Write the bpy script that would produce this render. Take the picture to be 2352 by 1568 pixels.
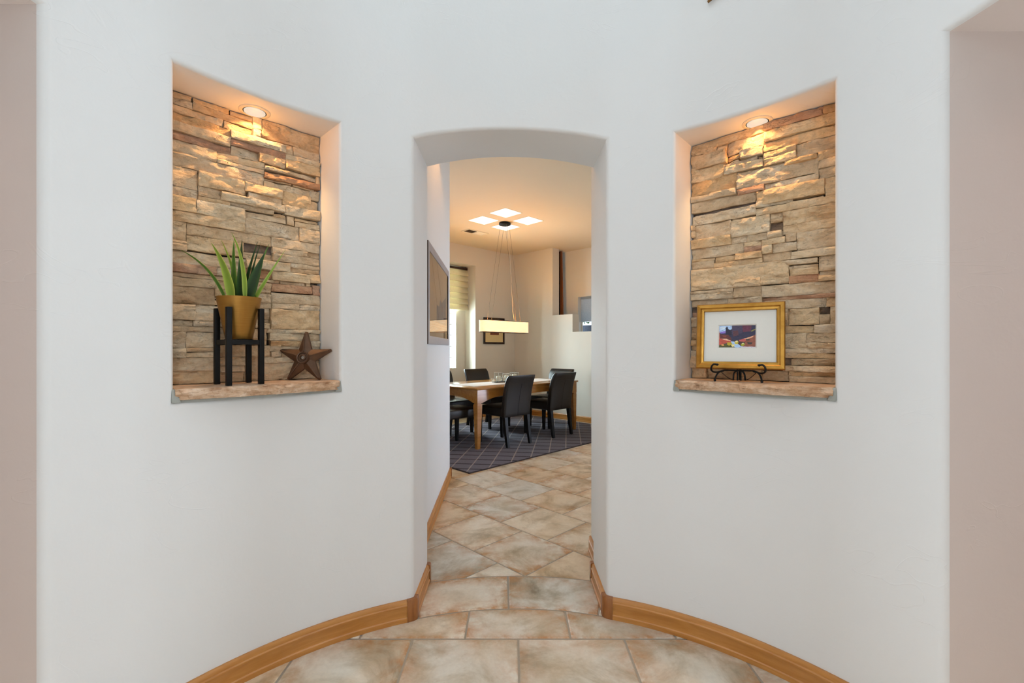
import bpy, bmesh, math, random
from mathutils import Vector, Matrix, noise

for _o in list(bpy.data.objects):
    bpy.data.objects.remove(_o, do_unlink=True)
S = bpy.context.scene
COL = S.collection
random.seed(7)

# ------------------------------------------------------------------ camera
F = 1040.0            # focal length in pixels of the 2352-wide frame
CX, HZ = 1176.0, 800.0
EYE = 1.25
cam_d = bpy.data.cameras.new('camera')
cam_d.sensor_width = 36.0
cam_d.lens = 36.0 * F / 2352.0
cam_d.shift_y = 16.0 / 2352.0
cam_d.clip_start = 0.05
cam = bpy.data.objects.new('camera', cam_d)
cam.location = (0, 0, EYE)
cam.rotation_euler = (math.pi / 2, 0, 0)
COL.objects.link(cam)
S.camera = cam
S.view_settings.view_transform = 'Standard'
S.view_settings.look = 'None'
S.view_settings.gamma = 1.0
S.view_settings.use_curve_mapping = False
S.view_settings.exposure = 0.14
S.cycles.use_denoising = True
S.cycles.max_bounces = 6
S.cycles.diffuse_bounces = 4
S.cycles.glossy_bounces = 3
S.cycles.transmission_bounces = 4
S.cycles.use_adaptive_sampling = True
S.cycles.adaptive_threshold = 0.08
S.cycles.adaptive_min_samples = 12
S.cycles.transparent_max_bounces = 12
S.cycles.sample_clamp_indirect = 6.0
S.cycles.caustics_reflective = False
S.cycles.caustics_refractive = False

# ------------------------------------------------------------------ world
W = bpy.data.worlds.new('daylight')
S.world = W
W.use_nodes = True
_bg = W.node_tree.nodes['Background']
_bg.inputs[0].default_value = (0.80, 0.90, 1.0, 1)
_bg.inputs[1].default_value = 1.6

# ------------------------------------------------------------------ lights
def light(name, kind, loc, energy, color=(1, 1, 1), rot=(0, 0, 0), **kw):
    d = bpy.data.lights.new(name, kind)
    d.energy = energy
    d.color = color
    for k, v in kw.items():
        setattr(d, k, v)
    o = bpy.data.objects.new(name, d)
    o.location = loc
    o.rotation_euler = rot
    COL.objects.link(o)
    return o

def soften(o, smooth):
    d = o.data
    d.use_nodes = True
    t = d.node_tree
    em = next(n for n in t.nodes if n.type == 'EMISSION')
    fo = t.nodes.new('ShaderNodeLightFalloff')
    fo.inputs['Strength'].default_value = 1.0
    fo.inputs['Smooth'].default_value = smooth
    t.links.new(fo.outputs['Quadratic'], em.inputs['Strength'])
    return o

DAY = (0.765, 0.89, 1.0)
WARM = (1.0, 0.70, 0.40)
# rotunda: round skylight, a clerestory window on either side, the glazed entry behind the viewer
light('skylight_daylight', 'AREA', (0.02, 0.80, 4.95), 8, DAY, shape='DISK', size=0.7)
light('clerestory_daylight', 'AREA', (-1.22, 0.45, 3.35), 9, DAY, (0, math.radians(-90), 0), shape='RECTANGLE', size=0.7, size_y=0.9)
light('clerestory_daylight', 'AREA', (1.26, 0.45, 3.35), 9, DAY, (0, math.radians(90), 0), shape='RECTANGLE', size=0.7, size_y=0.9)
light('entry_daylight', 'AREA', (0.02, -1.35, 1.75), 21, DAY, (math.radians(90), 0, 0), shape='RECTANGLE', size=1.5, size_y=2.2)
# tall windows at the ends of the two side halls
light('side_hall_daylight', 'AREA', (3.55, 1.10, 1.60), 44, DAY, (0, math.radians(90), 0), shape='RECTANGLE', size=1.7, size_y=0.34)
light('side_hall_daylight', 'AREA', (-3.55, 1.04, 1.60), 44, DAY, (0, math.radians(-90), 0), shape='RECTANGLE', size=1.7, size_y=0.34)
# dining room and hall
light('dining_window_daylight', 'AREA', (-1.85, 8.25, 1.75), 460, DAY, (math.radians(90), 0, math.radians(-135)), shape='RECTANGLE', size=1.1, size_y=1.7)
light('hall_fill_light', 'AREA', (3.1, 5.2, 1.15), 21, (0.68, 0.78, 1.0), (math.radians(90), 0, math.radians(105)), shape='RECTANGLE', size=1.6, size_y=1.8, spread=math.radians(80))  # hall light is an added cool fill, no opening built for it

# ------------------------------------------------------------------ helpers
def lin(c):
    c = c / 255.0
    return c / 12.92 if c <= 0.04045 else ((c + 0.055) / 1.055) ** 2.4

def rgb(r, g, b):
    return (lin(r), lin(g), lin(b), 1.0)

class N:
    """small node-tree helper"""
    def __init__(self, name):
        self.m = bpy.data.materials.new(name)
        self.m.use_nodes = True
        self.t = self.m.node_tree
        self.b = self.t.nodes['Principled BSDF']
        self.out = self.t.nodes['Material Output']
    def add(self, kind, **kw):
        n = self.t.nodes.new(kind)
        for k, v in kw.items():
            setattr(n, k, v)
        return n
    def link(self, a, b):
        self.t.links.new(a, b)
    def coord(self, which='Object', scale=(1, 1, 1), rnd=False):
        tc = self.add('ShaderNodeTexCoord')
        mp = self.add('ShaderNodeMapping')
        mp.inputs['Scale'].default_value = scale
        self.link(tc.outputs[which], mp.inputs['Vector'])
        if rnd:
            oi = self.add('ShaderNodeObjectInfo')
            mu = self.add('ShaderNodeMath', operation='MULTIPLY')
            mu.inputs[1].default_value = 37.0
            self.link(oi.outputs['Random'], mu.inputs[0])
            va = self.add('ShaderNodeVectorMath', operation='ADD')
            self.link(mp.outputs[0], va.inputs[0])
            self.link(mu.outputs[0], va.inputs[1])
            return va.outputs[0]
        return mp.outputs[0]
    def noise(self, vec, scale=5, detail=4, rough=0.55, dist=0.0):
        n = self.add('ShaderNodeTexNoise')
        n.inputs['Scale'].default_value = scale
        n.inputs['Detail'].default_value = detail
        n.inputs['Roughness'].default_value = rough
        n.inputs['Distortion'].default_value = dist
        self.link(vec, n.inputs['Vector'])
        return n.outputs[0]
    def ramp(self, fac, stops):
        r = self.add('ShaderNodeValToRGB')
        e = r.color_ramp.elements
        while len(e) > 1:
            e.remove(e[-1])
        e[0].position = stops[0][0]
        e[0].color = stops[0][1]
        for p, c in stops[1:]:
            k = e.new(p)
            k.color = c
        self.link(fac, r.inputs[0])
        return r.outputs[0]
    def mix(self, fac, a, b, mode='MIX'):
        m = self.add('ShaderNodeMix', data_type='RGBA', blend_type=mode)
        if isinstance(fac, (int, float)):
            m.inputs[0].default_value = fac
        else:
            self.link(fac, m.inputs[0])
        for i, v in ((6, a), (7, b)):
            if isinstance(v, tuple):
                m.inputs[i].default_value = v
            else:
                self.link(v, m.inputs[i])
        return m.outputs[2]
    def math(self, op, a, b=0.0):
        m = self.add('ShaderNodeMath', operation=op)
        for i, v in ((0, a), (1, b)):
            if isinstance(v, (int, float)):
                m.inputs[i].default_value = v
            else:
                self.link(v, m.inputs[i])
        return m.outputs[0]
    def bump(self, h, strength=0.2, dist=0.01):
        n = self.add('ShaderNodeBump')
        n.inputs['Strength'].default_value = strength
        n.inputs['Distance'].default_value = dist
        self.link(h, n.inputs['Height'])
        self.link(n.outputs[0], self.b.inputs['Normal'])
    def base(self, v):
        if isinstance(v, tuple):
            self.b.inputs['Base Color'].default_value = v
        else:
            self.link(v, self.b.inputs['Base Color'])
    def set(self, **kw):
        for k, v in kw.items():
            self.b.inputs[k.replace('_', ' ')].default_value = v

G = lambda v: (v, v, v, 1)
M = {}

def m_plaster(name, col, strength=0.5):
    n = N(name)
    v = n.coord()
    big = n.noise(v, 2.2, 1, 0.5)
    fine = n.noise(v, 38, 2, 0.6)
    vs = n.coord(scale=(1.2, 1.2, 2.0))
    sw = n.noise(vs, 3.0, 2, 0.6, 1.2)
    band = n.ramp(sw, [(0.0, G(0)), (0.485, G(0)), (0.5, G(1)), (0.503, G(0)), (1, G(0))])
    msk = n.ramp(n.noise(v, 3.7, 0), [(0.55, G(0)), (0.66, G(1))])
    ridge = n.mix(1.0, band, msk, 'MULTIPLY')
    h = n.math('ADD', n.math('MULTIPLY', fine, 0.16), n.math('MULTIPLY', big, 1.2))
    h = n.math('ADD', h, n.math('MULTIPLY', ridge, 0.13))
    n.bump(h, strength, 0.006)
    c2 = tuple(min(1, x * 0.965) for x in col[:3]) + (1,)
    n.base(n.mix(big, col, c2))
    n.set(Roughness=0.62)
    n.b.inputs['Specular IOR Level'].default_value = 0.25
    M[name] = n.m

m_plaster('plaster', rgb(227, 226, 223))
m_plaster('plaster_jamb_shade', rgb(215, 201, 192), 0.5)  # darker beige carries the shade of the opening jambs and soffits
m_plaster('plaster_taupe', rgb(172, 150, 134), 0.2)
m_plaster('plaster_warm', rgb(228, 212, 186), 0.2)
m_plaster('plaster_cream', rgb(229, 221, 209), 0.2)

def m_stone(name, a, b, c):
    n = N(name)
    v = n.coord(rnd=True)
    vs = n.coord(scale=(1.0, 1.0, 1.9), rnd=True)
    f1 = n.noise(vs, 9, 6, 0.6, 0.4)
    f2 = n.noise(v, 60, 5, 0.65)
    col = n.ramp(f1, [(0.25, a), (0.5, b), (0.75, c)])
    dk = n.ramp(f2, [(0.30, G(0.66)), (0.52, G(1.0))])
    oi = n.add('ShaderNodeObjectInfo')
    var = n.ramp(oi.outputs['Random'], [(0, G(0.84)), (0.5, G(1.0)), (1, rgb(255, 244, 226))])
    cn = n.noise(n.coord(scale=(1.0, 1.0, 2.6), rnd=True), 16, 5, 0.6, 0.9)
    crack = n.ramp(cn, [(0.0, G(0)), (0.488, G(0)), (0.498, G(1)), (0.508, G(0)), (1, G(0))])
    cmask = n.ramp(n.noise(v, 9, 2), [(0.54, G(0)), (0.64, G(1))])
    crack = n.mix(1.0, crack, cmask, 'MULTIPLY')
    body = n.mix(1.0, n.mix(0.6, col, n.mix(1.0, col, dk, 'MULTIPLY')), var, 'MULTIPLY')
    n.base(n.mix(n.math('MULTIPLY', crack, 0.22), body, rgb(120, 84, 54)))
    n.set(Roughness=0.9)
    vt = n.coord(scale=(1.0, 1.0, 2.4), rnd=True)
    hh = n.math('ADD', n.math('MULTIPLY', n.noise(vt, 34, 8, 0.68, 0.5), 1.0), n.math('MULTIPLY', f2, 0.4))
    n.bump(n.math('SUBTRACT', hh, n.math('MULTIPLY', crack, 0.6)), 0.9, 0.012)
    M[name] = n.m

m_stone('stone_tan', rgb(210, 174, 134), rgb(238, 210, 172), rgb(250, 234, 208))
m_stone('stone_pale', rgb(216, 182, 140), rgb(240, 214, 176), rgb(250, 234, 206))
m_stone('stone_brown', rgb(194, 154, 114), rgb(226, 192, 150), rgb(240, 214, 178))
m_stone('stone_red', rgb(176, 126, 98), rgb(210, 164, 132), rgb(232, 196, 160))
m_stone('stone_dark', rgb(78, 66, 62), rgb(124, 104, 90), rgb(176, 146, 116))

def m_slab():
    n = N('slab')
    v = n.coord()
    f1 = n.noise(n.coord(scale=(1, 1, 1.3)), 24, 8, 0.66, 0.3)
    f2 = n.noise(v, 4.5, 4)
    col = n.ramp(f1, [(0.28, rgb(186, 142, 108)), (0.5, rgb(222, 188, 156)), (0.72, rgb(240, 218, 194))])
    warm = n.ramp(f2, [(0.42, G(0)), (0.62, G(1))])
    n.base(n.mix(n.math('MULTIPLY', warm, 0.35), col, rgb(200, 146, 92)))
    n.set(Roughness=0.85)
    n.bump(f1, 0.9, 0.014)
    M['slab'] = n.m
m_slab()

def m_simple(name, col, rough=0.5, metal=0.0, var=0.0, bump=0.0, scale=20, spec=None, coat=0.0):
    n = N(name)
    if var > 0 or bump > 0:
        f = n.noise(n.coord(), scale, 4, 0.55)
        if var > 0:
            d = tuple(max(0, x * (1 - var)) for x in col[:3]) + (1,)
            n.base(n.mix(f, d, col))
        else:
            n.base(col)
        if bump > 0:
            n.bump(f, bump, 0.004)
    else:
        n.base(col)
    n.set(Roughness=rough, Metallic=metal)
    if spec is not None:
        n.b.inputs['Specular IOR Level'].default_value = spec
    if coat:
        n.b.inputs['Coat Weight'].default_value = coat
        n.b.inputs['Coat Roughness'].default_value = 0.1
    M[name] = n.m
    return n

def m_wood(name, a, b, scale=(2, 2, 30), rough=0.35, coat=0.2, c=None):
    n = N(name)
    f = n.noise(n.coord(scale=scale), 3.0, 5, 0.6, 0.6)
    n.base(n.ramp(f, [(0.3, a), (0.7, b)]))
    n.set(Roughness=rough)
    n.b.inputs['Coat Weight'].default_value = coat
    n.b.inputs['Coat Roughness'].default_value = 0.15
    M[name] = n.m

m_wood('baseboard_wood', rgb(178, 116, 50), rgb(200, 140, 72), (2, 2, 16))
m_wood('corner_wood', rgb(132, 78, 34), rgb(164, 104, 52), (20, 20, 3))
m_wood('table_wood', rgb(156, 102, 44), rgb(178, 122, 58), (1.0, 8, 8), 0.2, 0.5)
m_wood('plank_wood', rgb(122, 62, 18), rgb(150, 82, 28), (20, 20, 2), 0.4, 0.2)

def m_tile():
    n = N('floor_tile')
    v = n.coord('Object', rnd=True)
    at = n.add('ShaderNodeAttribute', attribute_name='edge')
    e = at.outputs['Fac']
    f1 = n.noise(v, 3.6, 6, 0.64, 0.5)
    f2 = n.noise(v, 13, 6, 0.65, 0.3)
    f3 = n.noise(v, 70, 3, 0.6)
    col = n.ramp(f1, [(0.30, rgb(150, 138, 116)), (0.42, rgb(200, 190, 170)), (0.53, rgb(230, 225, 212)), (0.70, rgb(246, 244, 236))])
    cloud = n.ramp(n.noise(v, 2.4, 4, 0.6, 0.6), [(0.42, G(0)), (0.64, G(1))])
    col = n.mix(n.math('MULTIPLY', cloud, 0.30), col, rgb(220, 190, 148))
    oi = n.add('ShaderNodeObjectInfo')
    tone = n.ramp(oi.outputs['Random'], [(0, rgb(252, 234, 208)), (0.35, rgb(255, 248, 238)), (1, rgb(238, 243, 246))])
    col = n.mix(1.0, col, tone, 'MULTIPLY')
    rust = n.math('MULTIPLY', n.math('POWER', e, 2.2), n.math('MULTIPLY', n.math('SUBTRACT', f2, 0.38), 5.2))
    amt = n.math('MULTIPLY', n.math('FRACT', n.math('MULTIPLY', oi.outputs['Random'], 7.31)), 1.0)
    rust = n.math('MULTIPLY', rust, n.math('ADD', n.math('MULTIPLY', amt, 1.0), 0.12))
    cl = n.add('ShaderNodeClamp')
    n.link(rust, cl.inputs[0])
    col = n.mix(n.math('MULTIPLY', cl.outputs[0], 0.8), col, rgb(186, 126, 62))
    n.base(n.mix(0.12, col, n.ramp(f3, [(0.3, G(0.3)), (0.7, G(1))]), 'MULTIPLY'))
    n.set(Roughness=0.42)
    n.bump(n.math('ADD', f2, n.math('MULTIPLY', f3, 0.3)), 0.12, 0.004)
    M['floor_tile'] = n.m
m_tile()

m_simple('grout', rgb(170, 160, 144), 0.9, var=0.15, bump=0.2, scale=60)
m_simple('mortar_grey', rgb(168, 170, 162), 0.9, var=0.25, bump=0.5, scale=40)
m_simple('niche_dark', rgb(44, 33, 24), 0.95)
m_simple('black_wood', rgb(13, 12, 11), 0.5, bump=0.05, spec=0.25)
m_simple('black_iron', rgb(22, 20, 19), 0.45, 0.6)
m_simple('leather', rgb(30, 23, 19), 0.36, var=0.25, bump=0.10, scale=120, spec=0.5)
m_simple('leg_black', rgb(9, 8, 8), 0.45, spec=0.3)
m_simple('white_trim', rgb(226, 218, 202), 0.5)
m_simple('cast_iron', rgb(112, 80, 56), 0.5, 0.4, var=0.6, bump=0.35, scale=34)
m_simple('bolt_metal', rgb(140, 126, 112), 0.5, 0.5)
m_simple('mat_board', rgb(232, 229, 220), 0.9, var=0.04, scale=200)
m_simple('cream_mat', rgb(232, 206, 150), 0.9)
m_simple('tan_mat', rgb(196, 160, 116), 0.8)
m_simple('grey_print', rgb(128, 112, 104), 0.7, var=0.5, scale=9)
m_simple('silver_frame', rgb(176, 174, 180), 0.35, 0.35, var=0.2, scale=30)
m_simple('frame_side', rgb(70, 44, 24), 0.5)
m_simple('dark_frame', rgb(52, 28, 14), 0.4)
m_simple('wax', rgb(244, 236, 214), 0.6)
m_simple('glass_edge_highlight', rgb(214, 212, 206), 0.15)
m_simple('soil', rgb(60, 44, 30), 0.95, var=0.4, bump=0.8, scale=60)
m_simple('runner_cloth', rgb(222, 212, 204), 0.75, var=0.08, bump=0.1, scale=90)
m_simple('white_metal', rgb(236, 226, 206), 0.5)
m_simple('vent_dark', rgb(92, 70, 40), 0.7)
def m_cloth(name, ca, cb, fac):
    n = N(name)
    f = n.noise(n.coord(), 40, 3)
    c = n.mix(f, ca, cb)
    n.base(c)
    n.set(Roughness=0.9)
    tr = n.add('ShaderNodeBsdfTranslucent')
    n.link(c, tr.inputs[0])
    mx = n.add('ShaderNodeMixShader')
    mx.inputs[0].default_value = fac
    n.link(n.b.outputs[0], mx.inputs[1])
    n.link(tr.outputs[0], mx.inputs[2])
    n.link(mx.outputs[0], n.out.inputs[0])
    M[name] = n.m
m_cloth('shade_cloth', rgb(228, 216, 182), rgb(240, 232, 204), 0.15)
m_cloth('blind_white', rgb(206, 218, 228), rgb(236, 242, 248), 0.65)
m_simple('leaf_outside', rgb(58, 116, 44), 0.7, var=0.6, scale=30)
m_simple('outside_grey', rgb(80, 88, 104), 0.8, var=0.15)
m_simple('cord_clear', rgb(226, 216, 200), 0.3)
m_simple('wire', rgb(96, 80, 60), 0.5, 0.2)
m_simple('bronze_rod', rgb(120, 82, 30), 0.4, 0.4)
m_simple('print_red', rgb(150, 84, 60), 0.8, var=0.6, scale=60)

def m_gold():
    n = N('gold_leaf')
    f = n.noise(n.coord(scale=(9, 9, 9)), 3, 4, 0.6)
    n.base(n.ramp(f, [(0.3, rgb(176, 126, 50)), (0.7, rgb(200, 150, 70))]))
    n.set(Roughness=0.34, Metallic=0.85)
    M['gold_leaf'] = n.m
    n = N('brass_pot')
    f = n.noise(n.coord(scale=(1, 1, 60)), 12, 4, 0.6)
    n.base(n.ramp(f, [(0.3, rgb(158, 112, 46)), (0.7, rgb(172, 126, 58))]))
    n.set(Roughness=0.40, Metallic=0.75)
    M['brass_pot'] = n.m
m_gold()

def m_leaf(name, a, b):
    n = N(name)
    at = n.add('ShaderNodeAttribute', attribute_name='edge')
    f = n.noise(n.coord(scale=(1, 1, 1)), 30, 3)
    c = n.mix(n.math('POWER', at.outputs['Fac'], 3.0), a, b)
    n.base(n.mix(n.math('MULTIPLY', f, 0.25), c, b))
    n.set(Roughness=0.5)
    n.b.inputs['Subsurface Weight'].default_value = 0.0
    M[name] = n.m
m_leaf('leaf_dark', rgb(20, 44, 18), rgb(58, 94, 36))
m_leaf('leaf_mid', rgb(60, 104, 34), rgb(122, 152, 54))
m_leaf('leaf_light', rgb(118, 150, 44), rgb(186, 198, 90))

def m_glass(name, tint=(1, 1, 1, 1), ior=1.45, rough=0.0, minf=0.0):
    n = N(name)
    fr = n.add('ShaderNodeFresnel')
    fr.inputs[0].default_value = ior
    tr = n.add('ShaderNodeBsdfTransparent')
    tr.inputs[0].default_value = tint
    gl = n.add('ShaderNodeBsdfGlossy')
    gl.inputs['Roughness'].default_value = rough
    mx = n.add('ShaderNodeMixShader')
    geo = n.add('ShaderNodeNewGeometry')
    fac = n.math('MULTIPLY', n.math('MAXIMUM', fr.outputs[0], minf), n.math('SUBTRACT', 1.0, geo.outputs['Backfacing']))
    n.link(fac, mx.inputs[0])
    n.link(tr.outputs[0], mx.inputs[1])
    n.link(gl.outputs[0], mx.inputs[2])
    n.link(mx.outputs[0], n.out.inputs[0])
    M[name] = n.m
m_glass('clear_glass', (0.97, 0.98, 0.98, 1), 1.45, 0.0)
m_glass('picture_glass', (0.96, 0.96, 0.96, 1), 1.5, 0.02)
m_glass('candle_glass', (0.98, 0.99, 0.99, 1), 1.5, 0.02, 0.05)
m_glass('block_glass', (0.93, 0.97, 0.95, 1), 1.4, 0.15)

def m_emit(name, col, strength):
    n = N(name)
    n.base((0.8, 0.8, 0.8, 1))
    n.b.inputs['Emission Color'].default_value = col
    n.b.inputs['Emission Strength'].default_value = strength
    M[name] = n.m
m_emit('lamp_lens', (1.0, 0.88, 0.72, 1), 0.62)
M['lamp_lens'].node_tree.nodes['Principled BSDF'].inputs['Base Color'].default_value = (0.1, 0.1, 0.1, 1)
m_emit('skylight_panel', (1.0, 0.94, 0.88, 1), 0.85)

def m_shade():
    n = N('woven_shade')
    v = n.coord('UV')
    sep = n.add('ShaderNodeSeparateXYZ')
    n.link(v, sep.inputs[0])
    u, w = sep.outputs[0], sep.outputs[1]
    wob = n.math('MULTIPLY', n.noise(v, 7, 2), 0.03)
    d1 = n.math('SINE', n.math('MULTIPLY', n.math('ADD', n.math('ADD', u, n.math('MULTIPLY', w, 1.6)), wob), 260))
    d2 = n.math('SINE', n.math('MULTIPLY', n.math('SUBTRACT', n.math('MULTIPLY', w, 3.4), n.math('MULTIPLY', u, 0.35)), 120))
    k = n.math('MULTIPLY', n.math('ADD', d1, 1.2), n.math('ADD', d2, 1.2))
    c = n.ramp(n.math('MULTIPLY', k, 0.3), [(0.03, rgb(206, 126, 44)), (0.22, rgb(250, 204, 130)), (0.6, rgb(255, 240, 212))])
    n.base(c)
    n.link(c, n.b.inputs['Emission Color'])
    n.b.inputs['Emission Strength'].default_value = 1.1
    n.set(Roughness=0.7)
    M['woven_shade'] = n.m
m_shade()

def m_rug():
    n = N('rug')
    tc = n.add('ShaderNodeTexCoord')
    mp = n.add('ShaderNodeMapping')
    mp.inputs['Rotation'].default_value = (0, 0, math.radians(7))
    n.link(tc.outputs['Object'], mp.inputs['Vector'])
    v = mp.outputs[0]
    sep = n.add('ShaderNodeSeparateXYZ')
    n.link(v, sep.inputs[0])
    wob = n.math('MULTIPLY', n.math('SUBTRACT', n.noise(v, 30, 3), 0.5), 0.012)
    def lines(s, pitch, wd):
        q = n.math('FRACT', n.math('ADD', n.math('DIVIDE', n.math('ADD', s, wob), pitch), 100.0))
        q = n.math('ABSOLUTE', n.math('SUBTRACT', q, 0.5))
        return n.math('LESS_THAN', q, wd / pitch / 2)
    lw = lines(sep.outputs[0], 0.197, 0.014)
    lb = lines(sep.outputs[1], 0.20, 0.030)
    f = n.noise(v, 180, 3, 0.7)
    basec = n.ramp(f, [(0.3, rgb(84, 80, 90)), (0.7, rgb(126, 120, 130))])
    c = n.mix(n.math('MULTIPLY', lb, 0.9), basec, rgb(34, 22, 22))
    c = n.mix(n.math('MULTIPLY', lw, 0.62), c, rgb(176, 162, 150))
    n.base(c)
    n.set(Roughness=0.95)
    n.bump(n.math('SUBTRACT', f, n.math('MULTIPLY', n.math('ADD', lb, lw), 1.2)), 0.5, 0.006)
    M['rug'] = n.m
m_rug()
m_simple('rug_binding', rgb(54, 40, 36), 0.9)

def m_vcol(name):
    n = N(name)
    at = n.add('ShaderNodeAttribute', attribute_name='paint')
    n.base(at.outputs['Color'])
    n.set(Roughness=0.5)
    M[name] = n.m
m_vcol('oil_paint')

# ---------------- mesh helpers
class MB:
    def __init__(self):
        self.v, self.f, self.smooth = [], [], False
    def vert(self, p):
        self.v.append(tuple(p))
        return len(self.v) - 1
    def face(self, idx):
        self.f.append(tuple(idx))
    def quad(self, a, b, c, d):
        i = [self.vert(p) for p in (a, b, c, d)]
        self.face(i)
    def prism(self, pts, h0, h1):
        """vertical prism over a list of (x, y)"""
        n = len(pts)
        i0 = [self.vert((p[0], p[1], h0)) for p in pts]
        i1 = [self.vert((p[0], p[1], h1)) for p in pts]
        self.face(i0[::-1])
        self.face(i1)
        for k in range(n):
            j = (k + 1) % n
            self.face((i0[k], i0[j], i1[j], i1[k]))
    def hexa(self, p):
        """8 corners: bottom loop then top loop"""
        i = [self.vert(q) for q in p]
        for a in ((3, 2, 1, 0), (4, 5, 6, 7), (0, 1, 5, 4), (1, 2, 6, 5), (2, 3, 7, 6), (3, 0, 4, 7)):
            self.face([i[k] for k in a])
    def box(self, x0, x1, y0, y1, z0, z1):
        self.hexa([(x0, y0, z0), (x1, y0, z0), (x1, y1, z0), (x0, y1, z0), (x0, y0, z1), (x1, y0, z1), (x1, y1, z1), (x0, y1, z1)])
    def loft(self, rings, close=True, cap=True):
        idx = [[self.vert(p) for p in r] for r in rings]
        n = len(rings[0])
        for a, b in zip(idx[:-1], idx[1:]):
            for k in range(n if close else n - 1):
                j = (k + 1) % n
                self.face((a[k], a[j], b[j], b[k]))
        if cap and close:
            self.face(idx[0][::-1])
            self.face(idx[-1])
    def tube(self, pts, r, n=8, taper=None):
        pts = [Vector(p) for p in pts]
        rings = []
        up = Vector((0, 0, 1))
        prev = None
        for k, p in enumerate(pts):
            t = (pts[min(k + 1, len(pts) - 1)] - pts[max(k - 1, 0)]).normalized()
            if prev is None:
                s = t.cross(up)
                if s.length < 1e-3:
                    s = t.cross(Vector((1, 0, 0)))
            else:
                s = prev - t * prev.dot(t)
            s.normalize()
            prev = s
            q = t.cross(s)
            rr = r if taper is None else r * taper(k / max(1, len(pts) - 1))
            rings.append([p + (s * math.cos(2 * math.pi * i / n) + q * math.sin(2 * math.pi * i / n)) * rr for i in range(n)])
        self.loft(rings)
    def spline(self, pts, r, n=8, sub=5):
        P = [Vector(p) for p in pts]
        out = []
        for i in range(len(P) - 1):
            a, b, c, d = P[max(i - 1, 0)], P[i], P[i + 1], P[min(i + 2, len(P) - 1)]
            for k in range(sub):
                t = k / sub
                out.append(0.5 * ((2 * b) + (c - a) * t + (2 * a - 5 * b + 4 * c - d) * t * t + (3 * b - a - 3 * c + d) * t ** 3))
        out.append(P[-1])
        self.tube(out, r, n)
    def lathe(self, prof, n=40, c=(0, 0, 0), cap=True):
        rings = [[(c[0] + r * math.cos(2 * math.pi * k / n), c[1] + r * math.sin(2 * math.pi * k / n), c[2] + z) for k in range(n)] for r, z in prof]
        self.loft(rings, cap=cap)
    def mesh(self, name='m'):
        m = bpy.data.meshes.new(name)
        m.from_pydata(self.v, [], self.f)
        m.validate()
        return m
    def build(self, name, mat, parent=None, bevel=0.0, seg=2, smooth=None, loc=None):
        m = self.mesh(name)
        bm = bmesh.new()
        bm.from_mesh(m)
        bmesh.ops.remove_doubles(bm, verts=bm.verts, dist=1e-6)
        bmesh.ops.recalc_face_normals(bm, faces=bm.faces)
        if bevel > 0:
            es = [e for e in bm.edges if len(e.link_faces) == 2 and e.calc_face_angle(0) > 0.5]
            bmesh.ops.bevel(bm, geom=es, offset=bevel, segments=seg, affect='EDGES', profile=0.5, clamp_overlap=True)
        bm.to_mesh(m)
        bm.free()
        return link(name, m, mat, parent, smooth if smooth is not None else True, loc)

def link(name, m, mat, parent=None, smooth=True, loc=None):
    if mat is not None:
        m.materials.clear()
        m.materials.append(M[mat] if isinstance(mat, str) else mat)
    if smooth:
        m.polygons.foreach_set('use_smooth', [True] * len(m.polygons))
        m.set_sharp_from_angle(angle=math.radians(38))
    o = bpy.data.objects.new(name, m)
    COL.objects.link(o)
    if parent is not None:
        o.parent = parent
    if loc is not None:
        o.location = loc
    return o

def empty(name, loc=(0, 0, 0), rot=(0, 0, 0)):
    o = bpy.data.objects.new(name, None)
    o.empty_display_size = 0.1
    o.location = loc
    o.rotation_euler = rot
    COL.objects.link(o)
    return o

def tag(o, label, cat, group=None):
    o['label'] = label
    o['category'] = cat
    if group:
        o['group'] = group
    return o

def struct(o, label=None):
    o['kind'] = 'structure'
    if label:
        o['label'] = label
    return o

def copy_tree(o, parent=None):
    c = o.copy()
    COL.objects.link(c)
    c.parent = parent
    for ch in list(o.children):
        copy_tree(ch, c)
    return c

def sweep(path, normals, prof, closed_ends=True):
    """sweep a (offset, height) profile along an XY path; normals point into the room"""
    mb = MB()
    rings = [[(p[0] + n[0] * o, p[1] + n[1] * o, z) for o, z in prof] for p, n in zip(path, normals)]
    mb.loft(rings)
    return mb

# ------------------------------------------------------------------ the rotunda wall
XC, YC, R = 0.02, 0.807, 1.37
RO = 1.69
HTOP = 4.7

def on_circle(px, r=R):
    k = (px - CX) / F
    A = 1 + k * k
    B = -2 * (k * XC + YC)
    C = XC * XC + YC * YC - r * r
    y = (-B + math.sqrt(B * B - 4 * A * C)) / (2 * A)
    return k * y, y

def hgt(py, y):
    return EYE + (HZ - py) / F * y

def phi_of(px):
    x, y = on_circle(px)
    return math.atan2(x - XC, y - YC)

P_EL, P_ER = phi_of(98), phi_of(2168)
P_NL0, P_NL1 = phi_of(399), phi_of(781)
P_NR0, P_NR1 = phi_of(1550), phi_of(1917)
AXL, AXR = -0.455, 0.440
P_AL, P_AR = math.asin((AXL - XC) / R), math.asin((AXR - XC) / R)
H_SHELF_B = 1.068
H_SHELF_T = 1.112
H_NL = hgt(140, on_circle(399)[1])
H_NR = 0.5 * (hgt(302, on_circle(1550)[1]) + hgt(184, on_circle(1917)[1]))
H_ARCH, H_RISE = 2.226, 0.080
H_EDGE = 2.19

def cpt(phi, r=R):
    return (XC + r * math.sin(phi), YC + r * math.cos(phi))

def ladder(keys, step=math.radians(2.5)):
    out = []
    for a, b in zip(keys[:-1], keys[1:]):
        n = max(1, int(math.ceil(abs(b - a) / step)))
        out += [a + (b - a) * k / n for k in range(n)]
    return out + [keys[-1]]

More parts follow.
